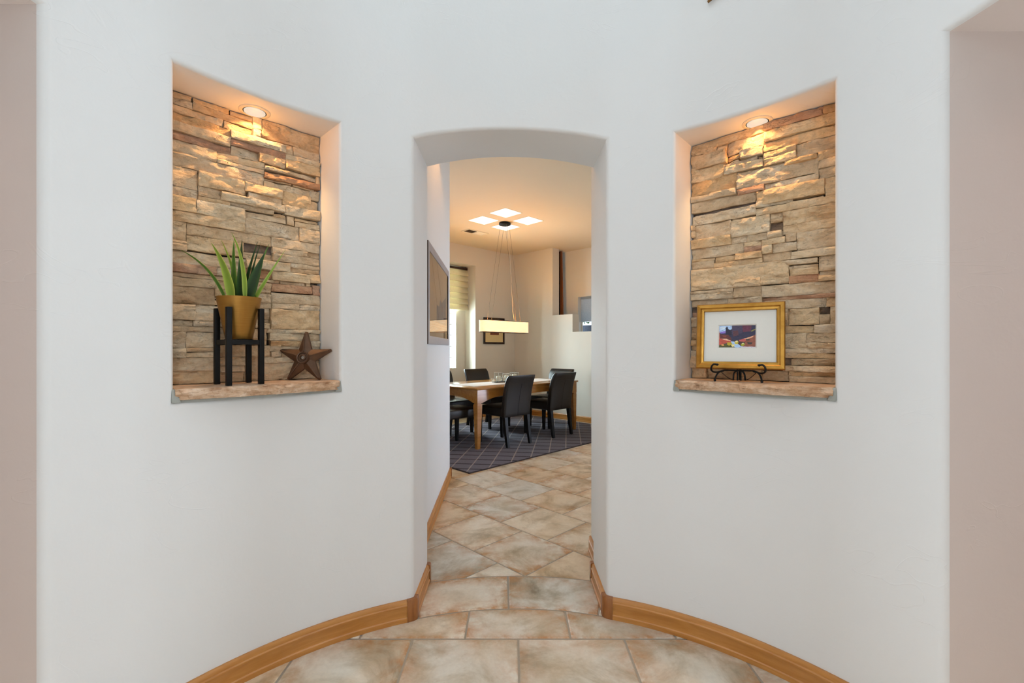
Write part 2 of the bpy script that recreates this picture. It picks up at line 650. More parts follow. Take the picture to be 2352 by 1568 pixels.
P_SL, P_SR = math.radians(-112), math.radians(112)       # far jambs of the side openings
P_BL, P_BR = math.radians(-146), math.radians(146)       # entry opening behind the viewer
keys = [-math.pi, P_BL, P_SL, P_EL, P_NL0, P_NL1, P_AL, P_AR, P_NR0, P_NR1, P_ER, P_SR, P_BR, math.pi]
PHI = ladder(keys)

def zone(p):
    e = 1e-6
    if p < P_BL - e or p > P_BR + e: return 'open'
    if p < P_SL - e or p > P_SR + e: return 'wall'
    if p < P_EL - e or p > P_ER + e: return 'open'
    if P_NL0 - e < p < P_NL1 + e: return 'nl'
    if P_NR0 - e < p < P_NR1 + e: return 'nr'
    if P_AL - e < p < P_AR + e: return 'arch'
    return 'wall'

def arch_h(p):
    t = (p - P_AL) / (P_AR - P_AL) * 2 - 1
    return H_ARCH + H_RISE * (1 - t * t)

def lerp_tab(p, tab):
    for (a, ha), (b, hb) in zip(tab[:-1], tab[1:]):
        if p <= b:
            return ha + (hb - ha) * (p - a) / max(1e-9, b - a)
    return tab[-1][1]

TAB = [(P_EL, H_EDGE), (P_NL0, H_NL), (P_NL1, H_NL), (P_AL, H_ARCH), (P_AR, H_ARCH), (P_NR0, H_NR), (P_NR1, H_NR), (P_ER, H_EDGE)]
def row2(p):
    e = 1e-7
    if p < P_EL - e:
        if p > P_SL + e:
            t = (p - P_SL) / (P_EL - P_SL)
            return H_EDGE + 0.05 * math.sin(math.pi * t)
        return H_EDGE
    if p > P_ER + e:
        if p < P_SR - e:
            t = (p - P_ER) / (P_SR - P_ER)
            return H_EDGE + 0.05 * math.sin(math.pi * t)
        return H_EDGE
    if P_AL + e < p < P_AR - e:
        return arch_h(p)
    return lerp_tab(p, TAB)

# niche frames: origin at the left front corner, s along the chord, n into the wall
class Niche:
    def __init__(self, p0, p1, depth, top):
        a, b = Vector(cpt(p0)), Vector(cpt(p1))
        self.o = a
        self.L = (b - a).length
        self.s = (b - a).normalized()
        self.n = Vector((-self.s.y, self.s.x))
        self.D = depth
        self.top = top
    def pt(self, s, d, h):
        q = self.o + self.s * s + self.n * d
        return Vector((q.x, q.y, h))
    def px(self, px, py, d):
        """pixel -> (s, h) on the plane at depth d"""
        k = (px - CX) / F
        o = self.o + self.n * d
        # o + s*t = y*(k,1)
        y = (o.x * self.s.y - o.y * self.s.x) / (k * self.s.y - self.s.x)
        p = Vector((k * y, y))
        return (p - o).dot(self.s), hgt(py, y)
    def rotz(self):
        return math.atan2(self.s.y, self.s.x)

NL = Niche(P_NL0, P_NL1, 0.235, H_NL)
NR = Niche(P_NR0, P_NR1, 0.215, H_NR)

def build_rotunda():
    bm = bmesh.new()
    fl = bm.faces.layers.int.new('front')
    paint = [0]
    cache = {}
    def V(p):
        k = (round(p[0], 5), round(p[1], 5), round(p[2], 5))
        if k not in cache:
            cache[k] = bm.verts.new(p)
        return cache[k]
    def Q(pts, front=0):
        vs = []
        for p in pts:
            v = V(p)
            if v not in vs:
                vs.append(v)
        if len(vs) < 3:
            return
        try:
            f = bm.faces.new(vs)
            f[fl] = front
            f.material_index = paint[0]
        except ValueError:
            pass
    def fp(p, h):
        c = cpt(p)
        return (c[0], c[1], h)
    for a, b in zip(PHI[:-1], PHI[1:]):
        z = zone((a + b) / 2)
        ra, rb = row2(a), row2(b)
        Q([fp(a, ra), fp(b, rb), fp(b, HTOP), fp(a, HTOP)], 1)
        if z in ('wall', 'nl', 'nr'):
            Q([fp(a, 0), fp(b, 0), fp(b, H_SHELF_B), fp(a, H_SHELF_B)], 1)
        if z == 'wall':
            Q([fp(a, H_SHELF_B), fp(b, H_SHELF_B), fp(b, rb), fp(a, ra)], 1)
        if z == 'nl' or z == 'nr':
            ni = NL if z == 'nl' else NR
            def back(p, h):
                q = Vector(cpt(p)) - ni.o
                return ni.pt(q.dot(ni.s), ni.D, h)
            for h in (H_SHELF_B, ni.top):
                Q([fp(a, h), fp(b, h), back(b, h), back(a, h)])
            Q([back(a, H_SHELF_B), back(b, H_SHELF_B), back(b, ni.top), back(a, ni.top)])
        if z == 'arch':
            def ob(p, h):
                x = cpt(p)[0]
                return (x, YC + math.sqrt(RO * RO - (x - XC) ** 2), h)
            Q([fp(a, ra), fp(b, rb), ob(b, rb), ob(a, ra)])
        if z == 'open':
            m = (a + b) / 2
            if abs(m) > P_BR:
                off = (0, -0.35)
            else:
                off = ((-1 if m < 0 else 1), 0)
            def oo(p, h):
                c = cpt(p)
                if off[0]:
                    return (off[0] * 2.1, c[1], h)
                return (c[0], -1.0, h)
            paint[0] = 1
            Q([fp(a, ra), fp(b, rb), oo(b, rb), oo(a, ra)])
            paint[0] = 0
    for ni, ps in ((NL, (P_NL0, P_NL1)), (NR, (P_NR0, P_NR1))):
        for p in ps:
            q = Vector(cpt(p)) - ni.o
            s = q.dot(ni.s)
            Q([fp(p, H_SHELF_B), fp(p, ni.top), ni.pt(s, ni.D, ni.top), ni.pt(s, ni.D, H_SHELF_B)])
    # arch jambs
    for p in (P_AL, P_AR):
        x = cpt(p)[0]
        yb = YC + math.sqrt(RO * RO - (x - XC) ** 2)
        Q([fp(p, 0), fp(p, H_SHELF_B), fp(p, H_ARCH), (x, yb, H_ARCH), (x, yb, 0)])
    # jambs of the side openings, running straight out sideways, their shade put into a beige colour
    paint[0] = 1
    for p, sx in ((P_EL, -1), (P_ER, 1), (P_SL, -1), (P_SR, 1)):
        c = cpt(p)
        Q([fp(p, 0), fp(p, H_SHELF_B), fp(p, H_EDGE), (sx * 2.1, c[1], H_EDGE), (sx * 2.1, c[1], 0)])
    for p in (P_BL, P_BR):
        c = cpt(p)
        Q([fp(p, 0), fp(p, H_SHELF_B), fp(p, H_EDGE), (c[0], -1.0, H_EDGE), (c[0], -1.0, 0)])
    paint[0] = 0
    bm.normal_update()
    es = []
    for e in bm.edges:
        fs = e.link_faces
        if len(fs) == 2 and fs[0][fl] + fs[1][fl] == 1:
            es.append(e)
    bmesh.ops.recalc_face_normals(bm, faces=bm.faces)
    bmesh.ops.bevel(bm, geom=es, offset=0.017, segments=4, affect='EDGES', profile=0.5, clamp_overlap=False)
    m = bpy.data.meshes.new('wall_front')
    bm.to_mesh(m)
    bm.free()
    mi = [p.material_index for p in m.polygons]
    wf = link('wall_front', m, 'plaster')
    m.materials.append(M['plaster_jamb_shade'])
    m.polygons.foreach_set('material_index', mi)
    return struct(wf, 'white plaster curved wall with arched doorway and two niches')

build_rotunda()

# outer skin of the rotunda wall around the doorway, seen from the hall
def build_back_skin():
    mb = MB()
    for a, b in zip(PHI[:-1], PHI[1:]):
        m = (a + b) / 2
        if m < P_EL or m > P_ER:
            continue
        def q(p, h):
            c = cpt(p)
            if P_AL - 1e-6 <= p <= P_AR + 1e-6:
                return (c[0], YC + math.sqrt(RO * RO - (c[0] - XC) ** 2), h)
            k = cpt(p, RO)
            return (k[0], k[1], h)
        if P_AL < m < P_AR:
            mb.quad(q(a, row2(a)), q(b, row2(b)), q(b, HTOP), q(a, HTOP))
        else:
            mb.quad(q(a, 0), q(b, 0), q(b, HTOP), q(a, HTOP))
    struct(mb.build('wall_hall_back', 'plaster'))
build_back_skin()

# rotunda ceiling with a round skylight opening
def build_rotunda_ceiling():
    mb = MB()
    n = 64
    rings = [(1.40, HTOP), (0.80, HTOP), (0.80, HTOP + 0.25)]
    for (r0, z0), (r1, z1) in zip(rings[:-1], rings[1:]):
        for k in range(n):
            a, b = 2 * math.pi * k / n, 2 * math.pi * (k + 1) / n
            mb.quad((XC + r0 * math.cos(a), YC + r0 * math.sin(a), z0), (XC + r0 * math.cos(b), YC + r0 * math.sin(b), z0),
                    (XC + r1 * math.cos(b), YC + r1 * math.sin(b), z1), (XC + r1 * math.cos(a), YC + r1 * math.sin(a), z1))
    struct(mb.build('ceiling', 'plaster'))
build_rotunda_ceiling()

# clerestory window frames around the two high windows
def clerestory(sx, name):
    mb = MB()
    x = XC + sx * 1.23
    for y0, y1, z0, z1 in ((-0.05, 0.0, 2.95, 3.75), (0.90, 0.95, 2.95, 3.75), (-0.05, 0.95, 2.93, 3.00), (-0.05, 0.95, 3.70, 3.77)):
        mb.box(min(x, x + sx * 0.04), max(x, x + sx * 0.04), y0, y1, z0, z1)
    struct(mb.build(name, 'white_trim', smooth=False))
clerestory(-1, 'window_3')
clerestory(1, 'window_4')

# side halls: plain rooms to either side of the rotunda
def side_hall(sx, name):
    mb = MB()
    y0, y1 = -2.2, cpt(P_ER if sx > 0 else P_EL)[1]
    xa, xb = sx * 2.1, sx * 3.7
    h = 2.75
    mb.quad((xb, y0, 0), (xb, y1, 0), (xb, y1, h), (xb, y0, h))
    mb.quad((xa, y1, 0), (xb, y1, 0), (xb, y1, h), (xa, y1, h))
    mb.quad((xa, y0, h), (xb, y0, h), (xb, y1, h), (xa, y1, h))
    mb.quad((xa, y0, H_EDGE), (xa, y1, H_EDGE), (xa, y1, h), (xa, y0, h))
    ys = cpt(P_SR)[1]
    mb.quad((xa, y0, 0), (xa, ys, 0), (xa, ys, H_EDGE + 0.2), (xa, y0, H_EDGE + 0.2))
    mb.quad((xa, y0, 0), (xb, y0, 0), (xb, y0, h), (xa, y0, h))
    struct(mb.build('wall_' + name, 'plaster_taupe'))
side_hall(-1, 'left')
side_hall(1, 'right')
light('side_hall_lamp_light', 'POINT', (2.9, 0.2, 2.5), 9, (1.0, 0.56, 0.38), shadow_soft_size=0.1)
light('side_hall_lamp_light', 'POINT', (-2.9, 0.2, 2.5), 8, (1.0, 0.58, 0.38), shadow_soft_size=0.1)

# ------------------------------------------------------------------ dining room shell
C0 = Vector((0.05, 8.87))
AV = Vector((-1, -1)).normalized()
BV = Vector((1, -1)).normalized()
CEIL = 3.07
def dp(a, b, h=0.0):
    q = C0 + AV * a + BV * b
    return Vector((q.x, q.y, h))
def dbox(mb, a0, a1, b0, b1, h0, h1):
    mb.hexa([dp(a0, b0, h0), dp(a1, b0, h0), dp(a1, b1, h0), dp(a0, b1, h0), dp(a0, b0, h1), dp(a1, b0, h1), dp(a1, b1, h1), dp(a0, b1, h1)])
def a_at(px, b):
    """a of the point on the plane b = const seen at pixel column px"""
    k = (px - CX) / F
    o = C0 + BV * b
    return (o.x - k * o.y) / (k * AV.y - AV.x)
def b_at(px, a):
    k = (px - CX) / F
    o = C0 + AV * a
    return (o.x - k * o.y) / (k * BV.y - BV.x)
def depth_ab(a, b):
    return (C0 + AV * a + BV * b).y

A_AL0 = a_at(1092, 0)           # alcove of the window
A_AL1 = A_AL0 + 1.35
H_AL = hgt(610, depth_ab(A_AL0, 0))
AD = -0.29
GB0 = a_at(1047, AD)
GB1 = GB0 + 0.197 * 4
GBH0 = hgt(845, depth_ab(GB0, AD))
GBH1 = GBH0 + 0.197 * 9
mb = MB()
dbox(mb, -0.2, A_AL0, -0.30, 0.0, 0, CEIL)
dbox(mb, A_AL0, A_AL1, -0.30, 0.0, H_AL, CEIL)
dbox(mb, A_AL1, 3.9, -0.30, 0.0, 0, CEIL)
dbox(mb, A_AL0 - 0.1, GB0, AD - 0.12, AD, 0, CEIL)
dbox(mb, GB1, A_AL1 + 0.1, AD - 0.12, AD, 0, CEIL)
dbox(mb, GB0, GB1, AD - 0.12, AD, 0, GBH0)
dbox(mb, GB0, GB1, AD - 0.12, AD, GBH1, CEIL)
struct(mb.build('wall_dining_left', 'plaster_cream', smooth=False))

# stepped wall on the right with the recess behind it
TH = 0.185
B_S0 = b_at(1269, 0)
B_S1 = b_at(1315, 0)
H_S0 = hgt(724, depth_ab(0, B_S0))
H_S1 = hgt(762, depth_ab(0, B_S1))
RB = -0.46
mb = MB()
dbox(mb, -TH, 0, -0.2, B_S0, 0, CEIL)
dbox(mb, -TH, 0, B_S0, B_S1, 0, H_S0)
dbox(mb, -TH, 0, B_S1, 5.6, 0, H_S1)
struct(mb.build('wall_dining_right', 'plaster_cream', smooth=False))
WB0 = b_at(1327.5, RB)
WB1 = WB0 + 0.9
WH1 = hgt(682, depth_ab(RB, WB0))
WH0 = WH1 - 0.95
mb = MB()
dbox(mb, RB - 0.14, RB, -0.2, WB0, 0, CEIL)
dbox(mb, RB - 0.14, RB, WB1, 5.6, 0, CEIL)
dbox(mb, RB - 0.14, RB, WB0, WB1, WH1, CEIL)
dbox(mb, RB - 0.14, RB, WB0, WB1, 0, WH0)
struct(mb.build('wall_recess', 'plaster', smooth=False))

# hall walls
HL0, HL1 = Vector((-0.540, 2.30)), Vector((-0.602, 4.377))
mb = MB()
hw_end = dp(3.64, -0.3)
mb.prism([(HL0.x, HL0.y), (HL1.x, HL1.y), (hw_end.x, hw_end.y), (-3.2, 5.0), (-1.0, 2.2)], 0, CEIL)
struct(mb.build('wall_hall_left', 'plaster', smooth=False))
mb = MB()
e5 = dp(-0.1, 5.45)
mb.prism([(0.487, 2.42), (0.487, 2.78), (e5.x, e5.y), (e5.x + 0.3, e5.y - 0.3), (1.2, 2.2)][::-1], 0, CEIL)
struct(mb.build('wall_hall_right', 'plaster', smooth=False))
mb = MB()
mb.prism([(-3.6, 2.25), (4.6, 2.25), (4.6, 9.9), (-3.6, 9.9)], CEIL, CEIL + 0.1)
struct(mb.build('ceiling_dining', 'plaster_warm', smooth=False))

# ------------------------------------------------------------------ floor and tiles
mb = MB()
mb.prism([(-3.8, -2.3), (4.6, -2.3), (4.6, 9.6), (-3.8, 9.6)], -0.12, -0.0028)
floor = struct(mb.build('floor', 'grout', smooth=False))

def area2(p):
    return sum(p[i][0] * p[(i + 1) % len(p)][1] - p[(i + 1) % len(p)][0] * p[i][1] for i in range(len(p))) / 2

def clip_circle(poly, r, keep_in):
    def inside(p):
        d = math.hypot(p[0] - XC, p[1] - YC) < r
        return d == keep_in
    dense = []
    for i in range(len(poly)):
        a, b = poly[i], poly[(i + 1) % len(poly)]
        n = max(1, int(math.hypot(b[0] - a[0], b[1] - a[1]) / 0.02))
        for k in range(n):
            dense.append((a[0] + (b[0] - a[0]) * k / n, a[1] + (b[1] - a[1]) * k / n, k == 0))
    fl = [inside(p) for p in dense]
    if all(fl):
        return poly
    if not any(fl):
        return None
    def cross(a, b):
        ia = inside(a)
        for _ in range(30):
            m = ((a[0] + b[0]) / 2, (a[1] + b[1]) / 2)
            if inside(m) == ia:
                a = m
            else:
                b = m
        return ((a[0] + b[0]) / 2, (a[1] + b[1]) / 2)
    n = len(dense)
    st = next(i for i in range(n) if fl[i] and not fl[i - 1])
    out, exitp = [], None
    for k in range(n + 1):
        i = (st + k) % n
        p, q = dense[i], dense[i - 1]
        if fl[i] and not fl[i - 1]:
            c = cross(q[:2], p[:2])
            if exitp is not None:
                a0 = math.atan2(exitp[1] - YC, exitp[0] - XC)
                a1 = math.atan2(c[1] - YC, c[0] - XC)
                d = (a1 - a0 + math.pi) % (2 * math.pi) - math.pi
                m = max(1, int(abs(d) * r / 0.03))
                for j in range(1, m):
                    out.append((XC + r * math.cos(a0 + d * j / m), YC + r * math.sin(a0 + d * j / m)))
                exitp = None
            if k == n:
                break
            out.append(c)
        elif not fl[i] and fl[i - 1]:
            exitp = cross(q[:2], p[:2])
            out.append(exitp)
        if k < n and fl[i] and p[2]:
            out.append(p[:2])
    return out

def tile_mesh(poly, c):
    """poly already shrunk by the grout; local to c"""
    if area2(poly) < 0:
        poly = poly[::-1]
    n = len(poly)
    loc = [(p[0] - c[0], p[1] - c[1]) for p in poly]
    cx = sum(p[0] for p in loc) / n
    cy = sum(p[1] for p in loc) / n
    # area centroid
    A = 0; gx = 0; gy = 0
    for i in range(n):
        a, b = loc[i], loc[(i + 1) % n]
        w = a[0] * b[1] - b[0] * a[1]
        A += w; gx += (a[0] + b[0]) * w; gy += (a[1] + b[1]) * w
    if abs(A) > 1e-9:
        cx, cy = gx / (3 * A), gy / (3 * A)
    def shrink(p, d):
        l = math.hypot(p[0] - cx, p[1] - cy)
        t = max(0.2, 1 - d / max(l, 1e-6))
        return (cx + (p[0] - cx) * t, cy + (p[1] - cy) * t)
    vs, ed = [], []
    for p in loc: vs.append((p[0], p[1], -0.010)); ed.append(1)
    for p in loc: vs.append((p[0], p[1], -0.0022)); ed.append(1)
    for p in loc:
        q = shrink(p, 0.006)
        vs.append((q[0], q[1], 0.0)); ed.append(0.96)
    for p in loc:
        q = (cx + (p[0] - cx) * 0.55, cy + (p[1] - cy) * 0.55)
        vs.append((q[0], q[1], 0.0)); ed.append(0.5)
    vs.append((cx, cy, 0)); ed.append(0)
    fs = []
    for r in range(3):
        for i in range(n):
            j = (i + 1) % n
            fs.append((r * n + i, r * n + j, (r + 1) * n + j, (r + 1) * n + i))
    for i in range(n):
        fs.append((3 * n + i, 3 * n + (i + 1) % n, 4 * n))
    m = bpy.data.meshes.new('floor_tile')
    m.from_pydata(vs, [], fs)
    at = m.attributes.new('edge', 'FLOAT', 'POINT')
    at.data.foreach_set('value', ed)
    m.materials.append(M['floor_tile'])
    return m

def put_tile(poly, full=None):
    if poly is None or len(poly) < 3 or abs(area2(poly)) < 0.0002:
        return
    n = len(poly)
    c = (sum(p[0] for p in poly) / n, sum(p[1] for p in poly) / n)
    if full is not None:
        o = bpy.data.objects.new('floor_tile', full)
    else:
        o = bpy.data.objects.new('floor_tile', tile_mesh(poly, c))
    o.location = (c[0], c[1], 0)
    COL.objects.link(o)
    o.parent = floor

GR = 0.0045
T1 = 0.456
X0, Y0 = 0.027, 1.952
sq = [(-T1 / 2 + GR, -T1 / 2 + GR), (T1 / 2 - GR, -T1 / 2 + GR), (T1 / 2 - GR, T1 / 2 - GR), (-T1 / 2 + GR, T1 / 2 - GR)]
full1 = tile_mesh(sq, (0, 0))
for i in range(-8, 8):
    for j in range(0, 8):
        xa, yb = X0 + i * T1, Y0 - j * T1
        cx, cy = xa + T1 / 2, yb - T1 / 2
        if abs(cx) > 1.55 and cy > 1.4: continue
        if abs(cx) > 3.6 or cy < -2.0: continue
        if abs(cx) > 2.0 and cy < -0.9: continue
        put_tile([(cx + p[0], cy + p[1]) for p in sq], full1)
for i in range(-3, 3):
    xa = -0.203 + i * T1
    put_tile(clip_circle([(xa + GR, Y0 + GR), (xa + T1 - GR, Y0 + GR), (xa + T1 - GR, 2.5), (xa + GR, 2.5)], R + 0.001 - GR, True))
def sector(p0, p1, r0, r1):
    n = 10
    a = [cpt(p0 + (p1 - p0) * k / n, r0) for k in range(n + 1)]
    b = [cpt(p1 - (p1 - p0) * k / n, r1) for k in range(n + 1)]
    return a + b
pj = -0.026
for k in (-1, 0):
    put_tile(sector(pj + k * 0.31 + 0.003, pj + (k + 1) * 0.31 - 0.003, R + 0.001 + GR, 1.684 - GR))
for pa, pb in ((pj - 0.43, pj - 0.313), (pj + 0.313, pj + 0.43)):
    put_tile(sector(pa, pb, R + 0.001 + GR, 1.684 - GR))
# diagonal tiles of the hall and dining room
T2 = 0.437
U = Vector((1, -1)).normalized()
Vv = Vector((1, 1)).normalized()
V0, U0 = 1.811, -2.147
sq2 = []
for u, v in ((-1, -1), (1, -1), (1, 1), (-1, 1)):
    q = U * (u * (T2 / 2 - GR * 0.85)) + Vv * (v * (T2 / 2 - GR * 0.85))
    sq2.append((q.x, q.y))
full2 = tile_mesh(sq2, (0, 0))
for k in range(-2, 15):
    for j in range(-16, 12):
        v = V0 + (k + 0.5) * T2
        u = U0 + (j + 0.5 + (0.5 if k % 2 else 0.0)) * T2
        c = U * u + Vv * v
        d = c - C0
        a, b = d.dot(AV), d.dot(BV)
        if a < -0.25 or b < -0.25 or b > 5.3: continue
        if a > 3.85 and c.x < -0.85: continue
        if c.y < 2.0 or c.x > 0.75 + max(0.0, (c.y - 2.6) * 1.4): continue
        # wholly under the rug: nothing to see
        rl = Vector((c.x + 0.425, c.y - 4.51))
        ru, rv = rl.dot(Vv), rl.dot(-U)
        if 0.35 < ru < 2.9 and 0.35 < rv < 2.05: continue
        poly = [(c.x + p[0], c.y + p[1]) for p in sq2]
        cp = clip_circle(poly, 1.684 + GR, False)
        if cp is None: continue
        put_tile(cp, full2 if cp is poly else None)

# ------------------------------------------------------------------ baseboards
BH = 0.098
PROF = [(0.0, 0.0), (0.017, 0.0), (0.019, 0.012), (0.019, 0.020), (0.015, 0.024), (0.015, 0.066), (0.018, 0.070), (0.018, 0.076), (0.014, 0.080), (0.013, 0.092), (0.008, 0.098), (0.0, 0.098)]
FLAT = [(0.0, 0.0), (0.019, 0.0), (0.020, 0.004), (0.020, 0.094), (0.016, 0.100), (0.0, 0.100)]
def arc_board(name, p0, p1):
    n = 40
    ph = [p0 + (p1 - p0) * k / n for k in range(n + 1)]
    path = [cpt(p) for p in ph]
    nor = [(-math.sin(p), -math.cos(p)) for p in ph]
    return struct(sweep(path, nor, PROF).build(name, 'baseboard_wood'))
def straight_board(name, a, b, nrm, mat='baseboard_wood', prof=PROF):
    return struct(sweep([a, b], [nrm, nrm], prof).build(name, mat))
arc_board('baseboard_left', P_EL + 0.012, P_AL - 0.022)
arc_board('baseboard_right', P_AR + 0.022, P_ER - 0.012)
def corner_block(name, p, side):
    c0 = cpt(p - side * 0.022)             # last point on the curved wall (side -1: right doorway edge)
    fx = AXL if side > 0 else AXR
    cy = cpt(p)[1]
    pts, nor = [], []
    a0 = (-math.sin(p), -math.cos(p))
    a1 = (1.0 if side > 0 else -1.0, 0.0)
    r = 0.012
    o = (fx - (r if side > 0 else -r), cy + r)
    ang0 = math.atan2(a0[1], a0[0])
    ang1 = math.atan2(a1[1], a1[0])
    d = (ang1 - ang0 + math.pi) % (2 * math.pi) - math.pi
    pts.append(c0); nor.append(a0)
    for k in range(9):
        a = ang0 + d * k / 8
        n = (math.cos(a), math.sin(a))
        pts.append((o[0] + n[0] * r, o[1] + n[1] * r)); nor.append(n)
    pts.append((fx, cy + 0.03)); nor.append(a1)
    return struct(sweep(pts, nor, FLAT).build(name, 'corner_wood'), 'darker rounded corner block of the doorway baseboard')
corner_block('trim_1', P_AL, 1)
corner_block('trim_2', P_AR, -1)
yb_l = YC + math.sqrt(RO * RO - (AXL - XC) ** 2)
yb_r = YC + math.sqrt(RO * RO - (AXR - XC) ** 2)
straight_board('baseboard_doorway_left', (AXL, cpt(P_AL)[1] + 0.031), (AXL, yb_l), (1, 0))
straight_board('baseboard_doorway_right', (AXR, cpt(P_AR)[1] + 0.031), (AXR, yb_r), (-1, 0))
straight_board('trim_3', (AXL - 0.001, yb_l - 0.02), (AXL - 0.001, yb_l + 0.012), (1, 0), 'corner_wood', FLAT)
straight_board('trim_4', (AXR + 0.001, yb_r - 0.02), (AXR + 0.001, yb_r + 0.012), (-1, 0), 'corner_wood', FLAT)
hd = (HL1 - HL0).normalized()
straight_board('baseboard_hall_left', tuple(HL0), tuple(HL1), (hd.y, -hd.x))
straight_board('trim_5', tuple(HL1 - hd * 0.02), tuple(HL1 + hd * 0.012), (hd.y, -hd.x), 'corner_wood', FLAT)
straight_board('baseboard_hall_right', (0.487, 2.5), (0.487, 2.79), (-1, 0))
pa, pb = dp(0, 0), dp(0, 5.4)
straight_board('baseboard_dining_right', tuple(pa.xy), tuple(pb.xy), tuple(AV))
pa, pb = dp(0, 0), dp(A_AL0, 0)
straight_board('baseboard_dining_left', tuple(pa.xy), tuple(pb.xy), tuple(BV))
pa, pb = dp(A_AL0, AD), dp(A_AL1, AD)
straight_board('baseboard_alcove', tuple(pa.xy), tuple(pb.xy), tuple(BV))

# ------------------------------------------------------------------ stone facing of the niches
def stone_mesh(w, h, depth, seed, rough=1.0):
    """rough split-faced block: s in [0,w], z in [0,h], front towards -y at y = -depth, back at y = 0"""
    cell = 0.0055
    nx = max(3, min(64, int(w / cell)))
    nz = max(3, min(22, int(h / cell)))
    sd = Vector((seed * 3.17, seed * 1.91, seed * 0.73))
    vs, idx = [], {}
    tilt = random.uniform(-0.06, 0.10)
    yaw = random.uniform(-0.012, 0.012)
    for j in range(nz + 1):
        for i in range(nx + 1):
            u, v = i / nx, j / nz
            x, z = u * w, v * h
            e = 0.0020 * rough
            if j in (0, nz):
                z += e * noise.noise(Vector((x * 26, j * 3.1, 0)) + sd)
            if i in (0, nx):
                x += e * noise.noise(Vector((i * 2.3, z * 40, 5)) + sd)
            f = noise.fractal(Vector((x * 16, z * 30, 0)) + sd, 0.7, 2.1, 5)
            # split faces: flat plates broken by sharp little ledges
            q = noise.noise(Vector((x * 12 + 0.25 * f, z * 26 + 0.5 * f, 9)) + sd) * 2.6
            fl = math.floor(q)
            fr = q - fl
            terr = fl + min(1.0, max(0.0, (fr - 0.5) * 5 + 0.5))
            y = -depth - 0.0042 * rough * f - 0.0044 * rough * terr - tilt * (v - 0.5) * h * 0.6 - yaw * (u - 0.5)
            rim = min(x / 0.005, (w - x) / 0.005, z / 0.004, (h - z) / 0.004)
            if rim < 1:
                y += (1 - max(0.0, rim)) ** 2 * (0.0030 + 0.0022 * noise.noise(Vector((x * 50, z * 50, 2)) + sd))
            idx[i, j] = len(vs)
            vs.append((x, min(-0.004, y), z))
    fs = []
    for j in range(nz):
        for i in range(nx):
            fs.append((idx[i, j], idx[i + 1, j], idx[i + 1, j + 1], idx[i, j + 1]))
    loop = [idx[i, 0] for i in range(nx)] + [idx[nx, j] for j in range(nz)] + [idx[i, nz] for i in range(nx, 0, -1)] + [idx[0, j] for j in range(nz, 0, -1)]
    back = []
    for k in loop:
        x, y, z = vs[k]
        back.append(len(vs))
        vs.append((x, 0.0, z))
    n = len(loop)
    for k in range(n):
        q = (k + 1) % n
        fs.append((loop[q], loop[k], back[k], back[q]))
    fs.append(tuple(back))
    m = bpy.data.meshes.new('ledge_stone')
    m.from_pydata(vs, [], fs)
    return m

C1 = lambda t: (380 + t[0] / 3.919, 120 + t[1] / 3.92, 380 + t[2] / 3.919, 120 + t[3] / 3.92)
C2 = lambda t: (380 + t[0] / 3.564, 500 + t[1] / 3.564, 380 + t[2] / 3.564, 500 + t[3] / 3.564)
C3 = lambda t: (1530 + t[0] / 3.92, 160 + t[1] / 3.92, 1530 + t[2] / 3.92, 160 + t[3] / 3.92)
C4 = lambda t: (1530 + t[0] / 3.92, 540 + t[1] / 3.92, 1530 + t[2] / 3.92, 540 + t[3] / 3.92)
# (left, top at the left end, right, bottom at the right end, colour: t tan, p pale, b brown, r red, d dark)
L1 = [(78,348,780,582,'b'),(78,428,242,502,'t'),(242,470,780,668,'b'),(78,470,495,640,'t'),(500,612,780,698,'p'),(785,592,855,690,'p'),(860,622,1395,906,'b'),(785,684,832,756,'p'),
 (585,702,1070,898,'p'),(78,536,585,770,'b'),(78,620,585,846,'t'),(78,712,585,908,'r'),(78,790,465,970,'t'),(78,908,890,1204,'t'),(465,888,885,1036,'t'),(465,946,885,1094,'t'),
 (590,792,1068,954,'r'),(590,838,838,980,'t'),(840,906,1068,1036,'t'),(1075,842,1148,920,'t'),(1150,862,1405,986,'t'),(1075,918,1405,1036,'p'),(1075,972,1410,1118,'t'),
 (890,1018,1340,1170,'t'),(890,1072,1345,1238,'r'),(1348,1122,1402,1250,'t'),(890,1168,1305,1290,'t'),(660,1150,1050,1308,'p'),(78,1036,290,1226,'t'),(78,1198,290,1308,'t'),
 (295,1088,762,1302,'t'),(295,1198,485,1318,'t'),(495,1252,1050,1430,'p'),(765,1262,1045,1382,'t'),(295,1290,575,1366,'t'),(580,1346,955,1440,'t'),(1055,1262,1302,1420,'t'),
 (1305,1258,1402,1330,'t'),(78,1286,280,1440,'p'),(265,1326,710,1536,'p'),(1080,1372,1405,1510,'p'),(715,1408,1405,1552,'t'),(78,1416,700,1600,'t')]
